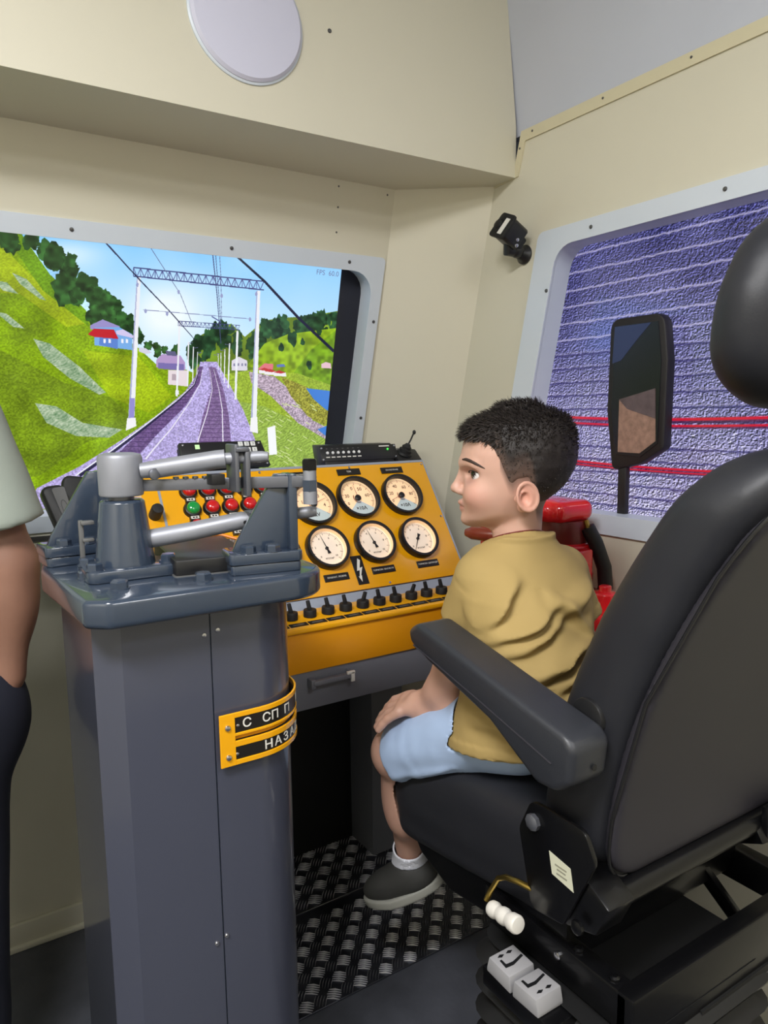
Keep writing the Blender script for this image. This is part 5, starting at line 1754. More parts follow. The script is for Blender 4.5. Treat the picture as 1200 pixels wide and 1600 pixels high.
def head(q, adult=False):
    d = skull(q)
    al = q * np.array([1, 1, 1], np.float32)
    al[:, 1] = np.abs(al[:, 1])
    # brow, cheek, eye socket
    d = smin(d, sd_cap(al, (0.0835, 0.012, 0.018), (0.066, 0.046, 0.014), 0.0055, 0.0045), 0.014)
    d = smin(d, sd_ell(al, (0.060, 0.036, -0.030), (0.022, 0.020, 0.018)), 0.02)
    d = smax(d, -sd_ell(al, (0.0780, 0.037, 0.001), (0.0195, 0.0190, 0.0095)), 0.010)
    # eyelids
    lid = np.abs(sd_ell(al, (0.0610, 0.0335, 0.000), (0.0142, 0.0142, 0.0142))) - 0.0013
    gap = np.abs(al[:, 2] - 0.001 + 0.10 * (al[:, 1] - 0.03)) - (0.0080 - 9.0 * (al[:, 1] - 0.0335) ** 2)
    lid = smax(lid, -gap, 0.0015)
    d = smin(d, np.maximum(lid, -(al[:, 0] - 0.053)), 0.004)
    # nose
    d = smin(d, sd_cap(q, (0.0850, 0, 0.006), (0.0975, 0, -0.0195), 0.0058, 0.0070), 0.009)
    d = smin(d, sd_ell(q, (0.0985, 0, -0.0225), (0.0085, 0.0085, 0.0075)), 0.005)
    d = smin(d, sd_ell(al, (0.0915, 0.0085, -0.0270), (0.0080, 0.0058, 0.0058)), 0.005)
    d = smax(d, -sd_ell(al, (0.0965, 0.0055, -0.0318), (0.0042, 0.0028, 0.0030)), 0.002)
    # lips and mouth line, chin
    d = smin(d, sd_cap(al, (0.0925, 0.002, -0.0450), (0.0838, 0.0170, -0.0490), 0.0042, 0.0022), 0.005)
    d = smin(d, sd_cap(al, (0.0905, 0.000, -0.0555), (0.0835, 0.0140, -0.0535), 0.0042, 0.0024), 0.005)
    d = smax(d, -sd_cap(al, (0.0985, 0.000, -0.0500), (0.0840, 0.0195, -0.0520), 0.0015, 0.0008), 0.002)
    d = smin(d, sd_ell(q, (0.0800, 0, -0.0735), (0.0120, 0.0150, 0.0100)), 0.012)
    # ears
    ro = rotm(rz=22, ry=12)
    er = sd_ell(al, (-0.008, 0.0735, -0.0340), (0.0175, 0.0060, 0.0225), ro)
    er = smin(er, sd_ell(al, (0.000, 0.0700, -0.0490), (0.0080, 0.0050, 0.0085)), 0.006)
    er = smax(er, -sd_ell(al, (-0.004, 0.0815, -0.0340), (0.0105, 0.0085, 0.0145), ro), 0.004)
    er = smin(er, sd_ring(al, (-0.0085, 0.0775, -0.0335), 0.0165, 0.0210, 0.0028, ro), 0.003)
    er = smin(er, sd_ring(al, (-0.005, 0.0765, -0.0360), 0.0082, 0.0112, 0.0020, ro), 0.003)
    er = smin(er, sd_ell(al, (0.0075, 0.0700, -0.0370), (0.0040, 0.0050, 0.0060)), 0.004)
    d = smin(d, er, 0.006)
    return d


def head_frame(yaw_left, pitch):
    """Columns forward, left, up."""
    m = Matrix.Rotation(R(yaw_left), 3, 'Z') @ Matrix.Rotation(R(-pitch), 3, 'X')
    fwd, left, up = m @ Vector((0, 1, 0)), m @ Vector((-1, 0, 0)), m @ Vector((0, 0, 1))
    return np.array([fwd, left, up], np.float32).T


HC = v3((0.798, 0.852, 1.110))
HF = head_frame(50.0, 3.0)
to_head = lambda P: (P - HC) @ HF
from_head = lambda q: Vector(HC + HF @ v3(q))

BODY_J = dict(neck=(0.790, 0.846, 0.990), chest=(0.790, 0.832, 0.905), hip=(0.780, 0.806, 0.735),
              lsh=(0.724, 0.850, 0.944), lel=(0.712, 0.937, 0.742), lwr=(0.706, 0.972, 0.712),
              rsh=(0.888, 0.842, 0.935), rel=(0.912, 0.822, 0.818), rwr=(0.885, 0.985, 0.720),
              lhip=(0.740, 0.800, 0.722), lkn=(0.692, 1.040, 0.598), lan=(0.765, 1.112, 0.338),
              rhip=(0.822, 0.805, 0.722), rkn=(0.845, 1.095, 0.610), ran=(0.865, 1.085, 0.345))
J = BODY_J


def fingers(P, wr, kn_c, across, down, sgn):
    """Palm and five fingers: wr wrist, kn_c middle of the knuckles, across = towards the little finger, down = where the tips droop."""
    wr, kn_c, ac, dn = v3(wr), v3(kn_c), v3(across), v3(down)
    fw = kn_c - wr
    fw = fw / np.linalg.norm(fw)
    d = sd_cap(P, wr, wr + fw * 0.018, 0.0190, 0.0195)
    for o in (-0.019, -0.006, 0.007, 0.019):
        d = smin(d, sd_cap(P, wr + fw * 0.012 + ac * o * 0.6, kn_c + ac * o, 0.0125, 0.0095), 0.008)
    for o, L, b in ((-0.0245, 0.058, 0.25), (-0.0082, 0.064, 0.30), (0.0085, 0.060, 0.34), (0.0245, 0.048, 0.42)):
        p0 = kn_c + ac * o
        e1 = fw * (1 - b) + dn * b
        e1 /= np.linalg.norm(e1)
        e2 = fw * 0.30 + dn * 0.85
        e2 /= np.linalg.norm(e2)
        e3 = fw * 0.02 + dn * 1.0
        e3 /= np.linalg.norm(e3)
        p1 = p0 + (e1 + ac * o * 3) * L * 0.46
        p2 = p1 + e2 * L * 0.32
        p3 = p2 + e3 * L * 0.22
        f = smin(sd_cap(P, p0, p1, 0.0085, 0.0074), sd_cap(P, p1, p2, 0.0076, 0.0068), 0.003)
        f = smin(f, sd_cap(P, p2, p3, 0.0069, 0.0060), 0.003)
        d = smin(d, f, 0.0045)
    t0 = wr + fw * 0.012 - ac * 0.014
    t1 = t0 + fw * 0.022 - ac * 0.020 + dn * 0.006
    t2 = t1 + fw * 0.022 - ac * 0.004 + dn * 0.010
    d = smin(d, smin(sd_cap(P, t0, t1, 0.0115, 0.0088), sd_cap(P, t1, t2, 0.0086, 0.0068), 0.003), 0.008)
    return d


def boy_body(P):
    j = J
    d = parts(P, [
        ((0.65, 0.70, 0.66), (0.92, 0.90, 0.99), lambda q: smin(smin(sd_ell(q, j['chest'], (0.085, 0.062, 0.085)), sd_ell(q, (0.782, 0.80, 0.80), (0.080, 0.062, 0.10)), 0.05), sd_ell(q, j['hip'], (0.085, 0.070, 0.055)), 0.05), 0.02),
        ((0.70, 0.79, 0.93), (0.86, 0.90, 1.09), lambda q: smin(sd_cap(q, (0.791, 0.848, 0.955), (0.797, 0.849, 1.055), 0.038, 0.0375), sd_cap(q, (0.735, 0.848, 0.938), (0.87, 0.845, 0.930), 0.030), 0.03), 0.03),
        ((0.66, 0.74, 1.00), (0.94, 0.97, 1.22), lambda q: head(to_head(q)), 0.022),
        ((0.66, 0.79, 0.70), (0.76, 1.00, 0.99), lambda q: smin(sd_cap(q, j['lsh'], j['lel'], 0.033, 0.0275), sd_cap(q, j['lel'], j['lwr'], 0.0285, 0.0205), 0.012), 0.02),
        ((0.64, 0.96, 0.56), (0.78, 1.16, 0.73), lambda q: fingers(q, j['lwr'], (0.684, 1.012, 0.699), (-0.78, -0.58, -0.24), (-0.52, 0.22, -0.82), 1), 0.010),
        ((0.85, 0.79, 0.70), (0.98, 1.01, 0.97), lambda q: smin(sd_cap(q, j['rsh'], j['rel'], 0.033, 0.027), sd_cap(q, j['rel'], j['rwr'], 0.0275, 0.020), 0.012), 0.02),
        ((0.82, 0.96, 0.58), (0.96, 1.16, 0.76), lambda q: fingers(q, j['rwr'], (0.868, 1.047, 0.690), (0.97, 0.02, -0.2), (0.02, 0.45, -0.88), -1), 0.010),
        ((0.66, 0.76, 0.55), (0.80, 1.13, 0.77), lambda q: sd_cap(q, j['lhip'], j['lkn'], 0.055, 0.041), 0.03),
        ((0.77, 0.76, 0.55), (0.89, 1.14, 0.77), lambda q: sd_cap(q, j['rhip'], j['rkn'], 0.055, 0.041), 0.03),
        ((0.66, 1.04, 0.33), (0.80, 1.14, 0.64), lambda q: smin(sd_cap(q, j['lkn'], j['lan'], 0.039, 0.0250), sd_ell(q, (0.722, 1.066, 0.49), (0.034, 0.038, 0.075)), 0.03), 0.02),
        ((0.81, 1.04, 0.33), (0.90, 1.14, 0.65), lambda q: sd_cap(q, j['rkn'], j['ran'], 0.039, 0.0250), 0.02),
        ((0.64, 1.01, 0.55), (0.74, 1.10, 0.64), lambda q: sd_ell(q, (0.691, 1.050, 0.598), (0.039, 0.034, 0.040)), 0.02),
    ])
    m = (P[:, 2] < 0.72) & (P[:, 1] < 1.12)
    d[m] = np.maximum(d[m], -(f_cushion(P[m]) - 0.003))
    return d


def skin_tint(V):
    c = np.tile(np.array([lin(208), lin(165), lin(146)], np.float32), (len(V), 1))
    q = to_head(V)
    al = q.copy()
    al[:, 1] = np.abs(al[:, 1])

    def spot(ctr, rad, col, k):
        nonlocal c
        w = np.clip(1.4 - np.sqrt((((al - v3(ctr)) / v3(rad)) ** 2).sum(1)), 0, 1)[:, None] * k
        c = c * (1 - w) + np.array([lin(col[0]), lin(col[1]), lin(col[2])], np.float32) * w
    spot((0.070, 0.045, -0.032), (0.025, 0.025, 0.022), (218, 158, 140), 0.6)
    spot((0.090, 0.0, -0.0505), (0.010, 0.021, 0.0085), (186, 116, 106), 0.75)
    spot((-0.006, 0.078, -0.034), (0.022, 0.014, 0.028), (220, 152, 132), 0.6)
    spot((0.072, 0.034, -0.010), (0.016, 0.018, 0.008), (176, 128, 112), 0.55)
    # shaved hair shading round the hairline
    g = q[:, 2] - hairline(q)
    w = np.clip(1 + g / 0.018, 0, 1)[:, None] * ((q[:, 0] < 0.030) & (q[:, 2] > -0.085))[:, None] * 0.75
    w *= (al[:, 1:2] < 0.0725) * (np.abs(q[:, 2:3]) < 0.14)
    c = c * (1 - w) + np.array([lin(92), lin(72), lin(64)], np.float32) * w
    far = (np.sqrt((q ** 2).sum(1)) > 0.16)[:, None]
    base = np.tile(np.array([lin(204), lin(160), lin(141)], np.float32), (len(V), 1))
    return np.where(far, base, c)


HLA = np.array([-0.12, -0.042, -0.024, -0.018, -0.012, 0.004, 0.012, 0.018, 0.030, 0.040, 0.050, 0.080, 0.100])
HLB = np.array([-0.076, -0.074, -0.062, -0.020, -0.008, -0.008, -0.016, -0.012, 0.022, 0.040, 0.048, 0.053, 0.060])


def hairline(q):
    return np.interp(q[:, 0], HLA, HLB)


def f_hair(q):
    b = q[:, 2]
    g = b - hairline(q)
    t = -0.0012 + 0.0022 * np.clip(g / 0.006, 0, 1) + 0.0060 * np.clip(g / 0.05, 0, 1) + 0.0030 * np.clip((b - 0.045) / 0.05, 0, 1) + 0.0045 * np.clip((q[:, 0] - 0.04) / 0.04, 0, 1) * np.clip(g / 0.01, 0, 1)
    ck = 0.0016 * (noise3(q * np.array([0.6, 1, 1], np.float32), 160) - 0.5)
    return smax(skull(q) - t - ck, -(g + 0.004) * 0.7, 0.004)


boy = thing('person', 'boy in ochre T-shirt and pale blue shorts sitting on the driver seat', 'person', (0.78, 0.80, 0.64))
put('body', surface(boy_body, (0.62, 0.68, 0.30), (0.99, 1.18, 1.26), 0.0021, 'body', M['skin'], skin_tint), boy)


def hair_tint(V):
    q = to_head(V)
    g = q[:, 2] - hairline(q)
    w = np.clip((g + 0.002) / np.where(q[:, 0] > 0.035, 0.010, 0.045), 0, 1)[:, None]
    a, b = np.array([lin(108), lin(86), lin(76)]), np.array([lin(38), lin(32), lin(31)])
    return a * (1 - w) + b * w


hm = surface(lambda P: f_hair(to_head(P)), (0.66, 0.72, 1.00), (0.96, 1.00, 1.26), 0.0022, 'hair', M['hair'], hair_tint)
hair = put('hair', hm, boy, label='short dark brown hair, longer and spiky on top')
# strands
rs = np.random.RandomState(5)
V = np.array([v.co[:] for v in hm.vertices], np.float32)
N = np.array([v.normal[:] for v in hm.vertices], np.float32)
q = to_head(V)
out = skull(q) > 0.0012
top = np.clip((q[:, 2] - 0.02) / 0.06, 0, 1)
front = np.clip((q[:, 0] - 0.02) / 0.05, 0, 1)
prob = (0.10 + 0.9 * top) * out
idx = rs.choice(len(V), 9000, p=prob / prob.sum())
bm = bmesh.new()
upw, fww, lfw = Vector(HF[:, 2]), Vector(HF[:, 0]), Vector(HF[:, 1])
for i in idx:
    p, n = Vector(V[i]), Vector(N[i])
    t_, fr = top[i], front[i]
    L = (0.003 + 0.008 * t_ + 0.003 * fr) * (0.6 + 0.8 * rs.rand())
    dirv = (n * (0.55 + 0.3 * t_) + fww * (0.25 + 0.55 * t_ * (0.6 + fr)) - upw * (0.45 * (1 - t_) + 0.35 * fr) + Vector(rs.randn(3)) * 0.22).normalized()
    side = dirv.cross(n)
    if side.length < 1e-4:
        continue
    side = side.normalized() * (0.0006 + 0.0004 * rs.rand())
    a, b_ = bm.verts.new(p - n * 0.001 - side), bm.verts.new(p - n * 0.001 + side)
    c, e = bm.verts.new(p + dirv * L * 0.55 + side * 0.7), bm.verts.new(p + dirv * L * 0.55 - side * 0.7)
    tip = bm.verts.new(p + dirv * L - n * L * 0.18)
    bm.faces.new((a, b_, c, e))
    bm.faces.new((e, c, tip))
me = bpy.data.meshes.new('hair_strands')
bm.to_mesh(me)
bm.free()
me.materials.append(M['hair_strand'])
put('hair_strands', me, hair, kind='stuff')


def side_l(a, b):
    """Lateral position of the skin surface at forward a, height b."""
    l = np.linspace(0.0, 0.09, 400, dtype=np.float32)
    qq = np.stack([np.full_like(l, a), l, np.full_like(l, b)], 1)
    d = head(qq)
    i = np.argmax(d > 0)
    return float(l[i])


for s in (1, -1):
    e = from_head((0.0610, 0.0335 * s, 0.000))
    mb = MB().ball((0, 0, 0), 0.0128, seg=32)
    me = mb.mesh('eye', M['eye'], angle=180)
    gz = (HF @ v3((0.84, 0.50 * s if s > 0 else 0.45, 0.16)))
    gz = Vector(gz).normalized()
    ca = me.color_attributes.new('tint', 'FLOAT_COLOR', 'POINT')
    for v in me.vertices:
        an = math.degrees(v.co.normalized().angle(gz))
        col = (12, 9, 9) if an < 17 else (40, 25, 19) if an < 34 else (232, 228, 226)
        ca.data[v.index].color = (lin(col[0]), lin(col[1]), lin(col[2]), 1)
    put('eye', me, boy, Matrix.Translation(e))
    bp = []
    for a, b in ((0.0850, 0.0240), (0.080, 0.0245), (0.074, 0.0225), (0.066, 0.0185), (0.058, 0.0140), (0.052, 0.0105)):
        l = side_l(a, b) + 0.0002
        bp.append(from_head((a, max(l, 0.010) * s, b)))
    build(MB().tube(bp, [0.0012, 0.0023, 0.0025, 0.0021, 0.0014, 0.0005], 8), 'eyebrow', M['brow'], boy)
    lp_ = []
    for k in range(9):
        u = -1 + 2 * k / 8.0
        th = R(52 - 46 * u)
        lp_.append(from_head((0.0610 + 0.0150 * math.sin(th), (0.0335 + 0.0150 * math.cos(th) * 0.9) * s, 0.0072 - 0.0036 * u * u)))
    build(MB().tube(lp_, 0.0010, 6), 'eyelash', M['brow'], boy)


# shirt ------------------------------------------------------------------------
TZ = np.array([0.640, 0.660, 0.700, 0.760, 0.820, 0.880, 0.925, 0.955, 0.976, 0.992, 1.004])
TCX = np.array([0.784, 0.784, 0.783, 0.784, 0.786, 0.790, 0.794, 0.796, 0.795, 0.793, 0.793])
TCY = np.array([0.818, 0.818, 0.814, 0.806, 0.808, 0.818, 0.828, 0.838, 0.844, 0.847, 0.848])
TW = np.array([0.121, 0.122, 0.118, 0.107, 0.106, 0.113, 0.118, 0.108, 0.088, 0.068, 0.058])
TD = np.array([0.110, 0.110, 0.106, 0.098, 0.092, 0.086, 0.080, 0.072, 0.065, 0.060, 0.056])
FOLD = []
for (x0, z0), (x1, z1), wd, am in (((0.672, 0.893), (0.735, 0.972), 0.012, 0.007), ((0.676, 0.872), (0.790, 0.930), 0.012, 0.009), ((0.690, 0.852), (0.800, 0.905), 0.010, 0.008),
                                  ((0.714, 0.823), (0.868, 0.872), 0.013, 0.010), ((0.755, 0.806), (0.860, 0.838), 0.011, 0.009), ((0.775, 0.905), (0.900, 0.935), 0.014, 0.006),
                                  ((0.770, 0.930), (0.850, 0.870), 0.010, 0.006), ((0.700, 0.760), (0.820, 0.785), 0.012, 0.008), ((0.670, 0.745), (0.800, 0.725), 0.010, 0.007),
                                  ((0.690, 0.705), (0.760, 0.735), 0.009, 0.006), ((0.790, 0.765), (0.890, 0.815), 0.014, 0.008)):
    FOLD.append((np.array([x0, z0]), np.array([x1, z1]), wd, am))


def folds(P):
    p2 = P[:, [0, 2]] + np.stack([(noise3(P, 30) - 0.5) * 0.010, (noise3(P + 3.1, 30) - 0.5) * 0.012], 1)
    s = np.zeros(len(P), np.float32)
    for a, b, w, am in FOLD:
        ab = b - a
        t = np.clip(((p2 - a) @ ab) / (ab @ ab), 0, 1)
        r = p2 - a - t[:, None] * ab
        side = (r[:, 0] * -ab[1] + r[:, 1] * ab[0]) / np.linalg.norm(ab)
        dist = np.sqrt((r ** 2).sum(1))
        env = np.sin(np.pi * np.clip(0.12 + 0.88 * t, 0, 1))
        s += 1.45 * am * env * (np.exp(-(dist / w) ** 2) - 0.7 * np.exp(-((dist - 1.4 * w) / w) ** 2) * (side < 0))
    return s


HEMN = v3((0.10, 0.0, 1.0))


def f_shirt(P):
    z = P[:, 2]
    cx, cy, w, dp_ = (np.interp(z, TZ, k) for k in (TCX, TCY, TW, TD))
    a = P[:, 0] - cx
    bq = P[:, 1] - cy
    ct, st = math.cos(R(4)), math.sin(R(4))
    a, bq = a * ct + bq * st, -a * st + bq * ct
    e = 2.3
    n = (np.abs(a / w) ** e + np.abs(bq / dp_) ** e) ** (1 / e)
    d = (n - 1) * np.minimum(w, dp_) * 0.9
    d = np.maximum(d, (z - 1.002 - np.clip((0.848 - P[:, 1]) * 0.40, -0.02, 0.012)) * 0.8)
    back = np.clip((cy - P[:, 1]) / 0.03 + 0.6, 0, 1)
    d = d - folds(P) * back - 0.004 * (noise3(P, 14) - 0.5)
    hem = 0.689 - 0.150 * (P[:, 1] - 0.80) - 0.02 * (P[:, 0] - 0.78) - z
    d = smin(d, sd_cap(P, (0.735, 0.846, 0.946), (0.88, 0.842, 0.940), 0.039), 0.03)
    d = smax(d, hem, 0.004)
    # hem band
    d = d - 0.0022 * (np.abs(hem + 0.010) < 0.0085)
    for sh, el, tcut in (('lsh', 'lel', 0.56), ('rsh', 'rel', 0.66)):
        s0, e0 = v3(J[sh]), v3(J[el])
        ax = e0 - s0
        L = np.linalg.norm(ax)
        ax = ax / L
        t = (P - s0) @ ax
        sl = sd_cap(P, s0 + v3((0, 0, 0.004)), s0 + ax * L * 0.8, 0.0400, 0.0490) - 0.0035 * (noise3(P, 36) - 0.35)
        sl = smax(sl, t - L * tcut, 0.004)
        cav = smax(sd_cap(P, s0, e0, 0.0440), -(t - L * (tcut - 0.22)), 0.004)
        sl = smax(sl, -cav, 0.003) - 0.0012 * (np.abs(t - L * tcut + 0.010) < 0.0075) + 0.0022 * np.exp(-((t - 0.004) / 0.0028) ** 2)
        d = smin(d, sl, 0.014)
    # neck opening with a ribbed collar
    nk = sd_cap(P, (0.793, 0.849, 0.955), (0.798, 0.851, 1.06), 0.0465, 0.0440)
    q = P - v3((0.794, 0.852, 0.9930))
    q = q @ rotm(rx=-22, ry=6)
    rad = np.sqrt(q[:, 0] ** 2 + q[:, 1] ** 2) - 0.0505
    d = smax(d, -nk, 0.004)
    col = np.sqrt(np.maximum(np.abs(rad) - 0.0015, 0) ** 2 + np.maximum(np.abs(q[:, 2] + 0.002) - 0.0080, 0) ** 2) - 0.0026
    return smin(d, col, 0.006)


put('shirt', surface(f_shirt, (0.63, 0.66, 0.64), (0.98, 0.96, 1.05), 0.0028, 'shirt', M['shirt']), boy, label='ochre yellow short-sleeved T-shirt')


SFOLD = [((0.652, 1.035, 0.600), (0.672, 0.900, 0.660), 0.009), ((0.655, 1.020, 0.570), (0.672, 0.860, 0.640), 0.009), ((0.664, 1.010, 0.648), (0.678, 0.940, 0.680), 0.007),
         ((0.690, 1.020, 0.662), (0.690, 0.930, 0.700), 0.008), ((0.648, 1.040, 0.585), (0.665, 0.960, 0.610), 0.006)]


def f_shorts(P):
    d = sd_ell(P, (0.784, 0.812, 0.716), (0.100, 0.100, 0.066))
    for h_, k_, tc in (('lhip', 'lkn', 0.955), ('rhip', 'rkn', 0.95)):
        s0, e0 = v3(J[h_]), v3(J[k_])
        ax = e0 - s0
        L = np.linalg.norm(ax)
        ax = ax / L
        t = (P - s0) @ ax
        wr = 0.0012 * np.sin(t * 150 + 5 * noise3(P, 20)) * np.clip(t / L - 0.35, 0, 1)
        for fa, fb, fr in SFOLD:
            wr = wr + 0.0055 * np.exp(-(sd_cap(P, fa, fb, 0.0) / fr) ** 2)
        th = sd_cap(P, s0, e0, 0.062, 0.055) - wr - 0.004 * (noise3(P, 30) - 0.5)
        cav = smax(sd_cap(P, s0, e0, 0.055, 0.0485), -(t - L * 0.75), 0.004)
        th = smax(smax(th, t - L * tc, 0.003), -cav, 0.003)
        d = smin(d, th, 0.035)
    d = np.maximum(d, P[:, 2] - 0.775)
    cu = f_cushion(P) - 0.0015
    d = smax(d, -cu, 0.004)
    m = P[:, 2] > 0.64
    d[m] = np.maximum(d[m], -(f_shirt(P[m]) - 0.0018))
    return d


put('shorts', surface(f_shorts, (0.64, 0.65, 0.52), (0.92, 1.14, 0.80), 0.0030, 'shorts', M['shorts']), boy, label='pale blue cotton shorts')

# socks and shoes
for an, toe, heel, lab in (('lan', (0.706, 1.158, 0.244), (0.792, 1.078, 0.300), 'left'), ('ran', (0.855, 1.195, 0.265), (0.870, 1.050, 0.290), 'right')):
    A, T, H = v3(J[an]), v3(toe), v3(heel)
    kn = v3(J['lkn' if an == 'lan' else 'rkn'])
    ux = (kn - A) / np.linalg.norm(kn - A)
    sock = lambda P: np.abs(smin(sd_cap(P, A + ux * 0.030, A - ux * 0.030, 0.0305, 0.0325), sd_cap(P, A - ux * 0.03, (T + H) / 2, 0.030, 0.026), 0.02)) - 0.002
    sock_c = lambda P: smax(sock(P), (P - (A + ux * 0.022)) @ ux, 0.002)
    lo_ = np.minimum(np.minimum(A, T), H) - 0.06
    hi_ = np.maximum(np.maximum(A, T), H) + 0.06
    put('sock', surface(sock_c, lo_, hi_, 0.0032, 'sock', M['sock']), boy)
    fw = (T - H) / np.linalg.norm(T - H)
    upv = v3((0, 0, 1)) - fw * fw[2]
    upv /= np.linalg.norm(upv)
    sd_ = np.cross(fw, upv)
    Rm = np.stack([fw, sd_, upv], 1)
    ctr = (T + H) / 2

    def f_upper(P):
        p = (P - ctr) @ Rm
        L = 0.5 * float(np.linalg.norm(T - H))
        w = 0.031 - 0.006 * np.clip(-p[:, 0] / L, 0, 1) + 0.003 * np.clip(p[:, 0] / L, 0, 1)
        d = sd_ell(p, (0, 0, 0.012), (L + 0.014, 0.036, 0.034))
        d = smin(d, sd_cap(p, (-L * 0.62, 0, 0.012), (-L * 0.50, 0, 0.026), 0.030, 0.030), 0.03)
        d = smax(d, -(p[:, 2] + 0.004), 0.003)
        cut = sd_cap(P, A + ux * 0.06, A - ux * 0.044, 0.0365)
        return smax(d, -cut, 0.004)

    def f_sole(P):
        p = (P - ctr) @ Rm
        L = 0.5 * float(np.linalg.norm(T - H))
        d2 = np.sqrt((p[:, 0] / (L + 0.020)) ** 2 + (p[:, 1] / 0.040) ** 2)
        d = (d2 - 1) * 0.040
        return smax(d, np.abs(p[:, 2] + 0.012 - 0.010 * np.clip(p[:, 0] / L - 0.4, 0, 1)) - 0.010, 0.004)
    sh = put('shoe', surface(f_upper, lo_, hi_, 0.0032, 'shoe', M['shoe']), boy)
    put('sole', surface(f_sole, lo_, hi_, 0.0032, 'sole', M['sole']), sh)
cd = []
for i in range(33):
    a = 2 * math.pi * i / 32
    p = Vector((0.0455 * math.cos(a), 0.0455 * math.sin(a), 0))
    p = Euler((R(-22), R(6), 0)).to_matrix() @ p
    cd.append(p + Vector((0.794, 0.852, 1.0035)))
build(MB().tube(cd, 0.0011, 6), 'neck_cord', M['red_dark'], boy)
br = []
w0, w1 = Vector(J['lel']), Vector(J['lwr'])
f = frame_from(w0 + (w1 - w0) * 0.93, w1 - w0)
for i in range(25):
    a = 2 * math.pi * i / 24
    br.append(f @ Vector((0.0222 * math.cos(a), 0.0222 * math.sin(a), 0)))
build(MB().tube(br, 0.0011, 6), 'bracelet', M['brass'], boy, label='thin gold bracelet')


# ------------------------------------------------------------------ the man at the left edge
M['man_skin'] = mat('man_skin', (140, 102, 84), 0.55, bump=0.05, bscale=400, bdist=0.0004, var=0.10, vscale=20)
M['man_shirt'] = mat('sage_grey_cotton', (150, 158, 148), 0.85, bump=0.25, bscale=600, bdist=0.0005, var=0.03)
M['man_trousers'] = mat('navy_trousers', (24, 27, 42), 0.8, bump=0.2, bscale=500, bdist=0.0005)
MJ = dict(sh=(0.060, 1.285, 1.235), el=(0.112, 1.275, 0.975), wr=(0.098, 1.262, 0.800))
MHC, MHF = v3((-0.10, 1.32, 1.430)), head_frame(-20.0, -5.0)


def man_body(P):
    return parts(P, [
        ((-0.22, 1.20, 0.70), (0.06, 1.40, 1.25), lambda q: smin(sd_ell(q, (-0.09, 1.295, 1.10), (0.125, 0.085, 0.17)), sd_ell(q, (-0.08, 1.30, 0.82), (0.13, 0.09, 0.12)), 0.08), 0.03),
        ((-0.16, 1.24, 1.18), (-0.02, 1.38, 1.38), lambda q: sd_cap(q, (-0.09, 1.30, 1.20), (-0.098, 1.315, 1.37), 0.055, 0.050), 0.04),
        ((-0.25, 1.16, 1.28), (0.05, 1.48, 1.58), lambda q: head((q - MHC) @ MHF / 1.08) * 1.08, 0.03),
        ((0.0, 1.22, 0.75), (0.17, 1.34, 1.29), lambda q: smin(sd_cap(q, MJ['sh'], MJ['el'], 0.048, 0.040), smin(sd_cap(q, MJ['el'], MJ['wr'], 0.042, 0.028), sd_ell(q, (0.110, 1.272, 0.925), (0.041, 0.040, 0.07)), 0.03), 0.02), 0.03),
        ((0.04, 1.20, 0.66), (0.16, 1.32, 0.82), lambda q: fingers(q, MJ['wr'], (0.088, 1.262, 0.730), (0.05, -1.0, 0.0), (-0.3, 0.1, -0.95), 1), 0.015),
        ((-0.32, 1.22, 0.75), (-0.16, 1.36, 1.29), lambda q: smin(sd_cap(q, (-0.245, 1.29, 1.235), (-0.285, 1.29, 0.985), 0.048, 0.040), sd_cap(q, (-0.285, 1.29, 0.985), (-0.270, 1.345, 0.80), 0.042, 0.028), 0.02), 0.03),
        ((-0.32, 1.28, 0.66), (-0.20, 1.42, 0.82), lambda q: fingers(q, (-0.270, 1.345, 0.80), (-0.265, 1.36, 0.730), (-0.05, -1.0, 0.0), (0.3, 0.1, -0.95), -1), 0.015),
        ((-0.20, 1.20, 0.05), (0.10, 1.36, 0.78), lambda q: np.minimum(sd_cap(q, (-0.01, 1.29, 0.76), (-0.005, 1.29, 0.06), 0.075, 0.040), sd_cap(q, (-0.16, 1.30, 0.76), (-0.165, 1.30, 0.06), 0.075, 0.040)), 0.03),
    ])


man = thing('person', 'man in sage grey shirt and navy trousers standing behind column, hand in pocket', 'person', (-0.08, 1.29, 0.0))
put('body', surface(man_body, (-0.36, 1.10, 0.02), (0.20, 1.52, 1.60), 0.0050, 'body', M['man_skin']), man)


def f_mshirt(P):
    d = smin(sd_ell(P, (-0.09, 1.295, 1.10), (0.145, 0.105, 0.19)), sd_ell(P, (-0.085, 1.295, 0.86), (0.150, 0.110, 0.20)), 0.10)
    d = smin(d, sd_cap(P, (-0.21, 1.295, 1.222), (0.035, 1.292, 1.222), 0.060), 0.05)
    d = smax(d, 0.775 - P[:, 2], 0.005)
    for s0, e0 in ((v3(MJ['sh']), v3(MJ['el'])), (v3((-0.245, 1.29, 1.235)), v3((-0.285, 1.29, 0.985)))):
        ax = e0 - s0
        L = np.linalg.norm(ax)
        ax = ax / L
        t = (P - s0) @ ax
        sl = sd_cap(P, s0, s0 + ax * L, 0.056, 0.080) - 0.004 * (noise3(P, 18) - 0.5)
        sl = smax(sl, t - L * 0.78, 0.005)
        sl = smax(sl, -smax(sd_cap(P, s0, s0 + ax * L, 0.040, 0.062), -(t - L * 0.60), 0.005), 0.004)
        d = smin(d, sl, 0.02)
    return smax(d, -sd_cap(P, (-0.09, 1.30, 1.18), (-0.098, 1.315, 1.40), 0.062), 0.006) - 0.003 * (noise3(P, 12) - 0.5)


put('shirt', surface(f_mshirt, (-0.40, 1.10, 0.72), (0.22, 1.48, 1.32), 0.0060, 'shirt', M['man_shirt']), man, label='sage grey short-sleeved shirt')


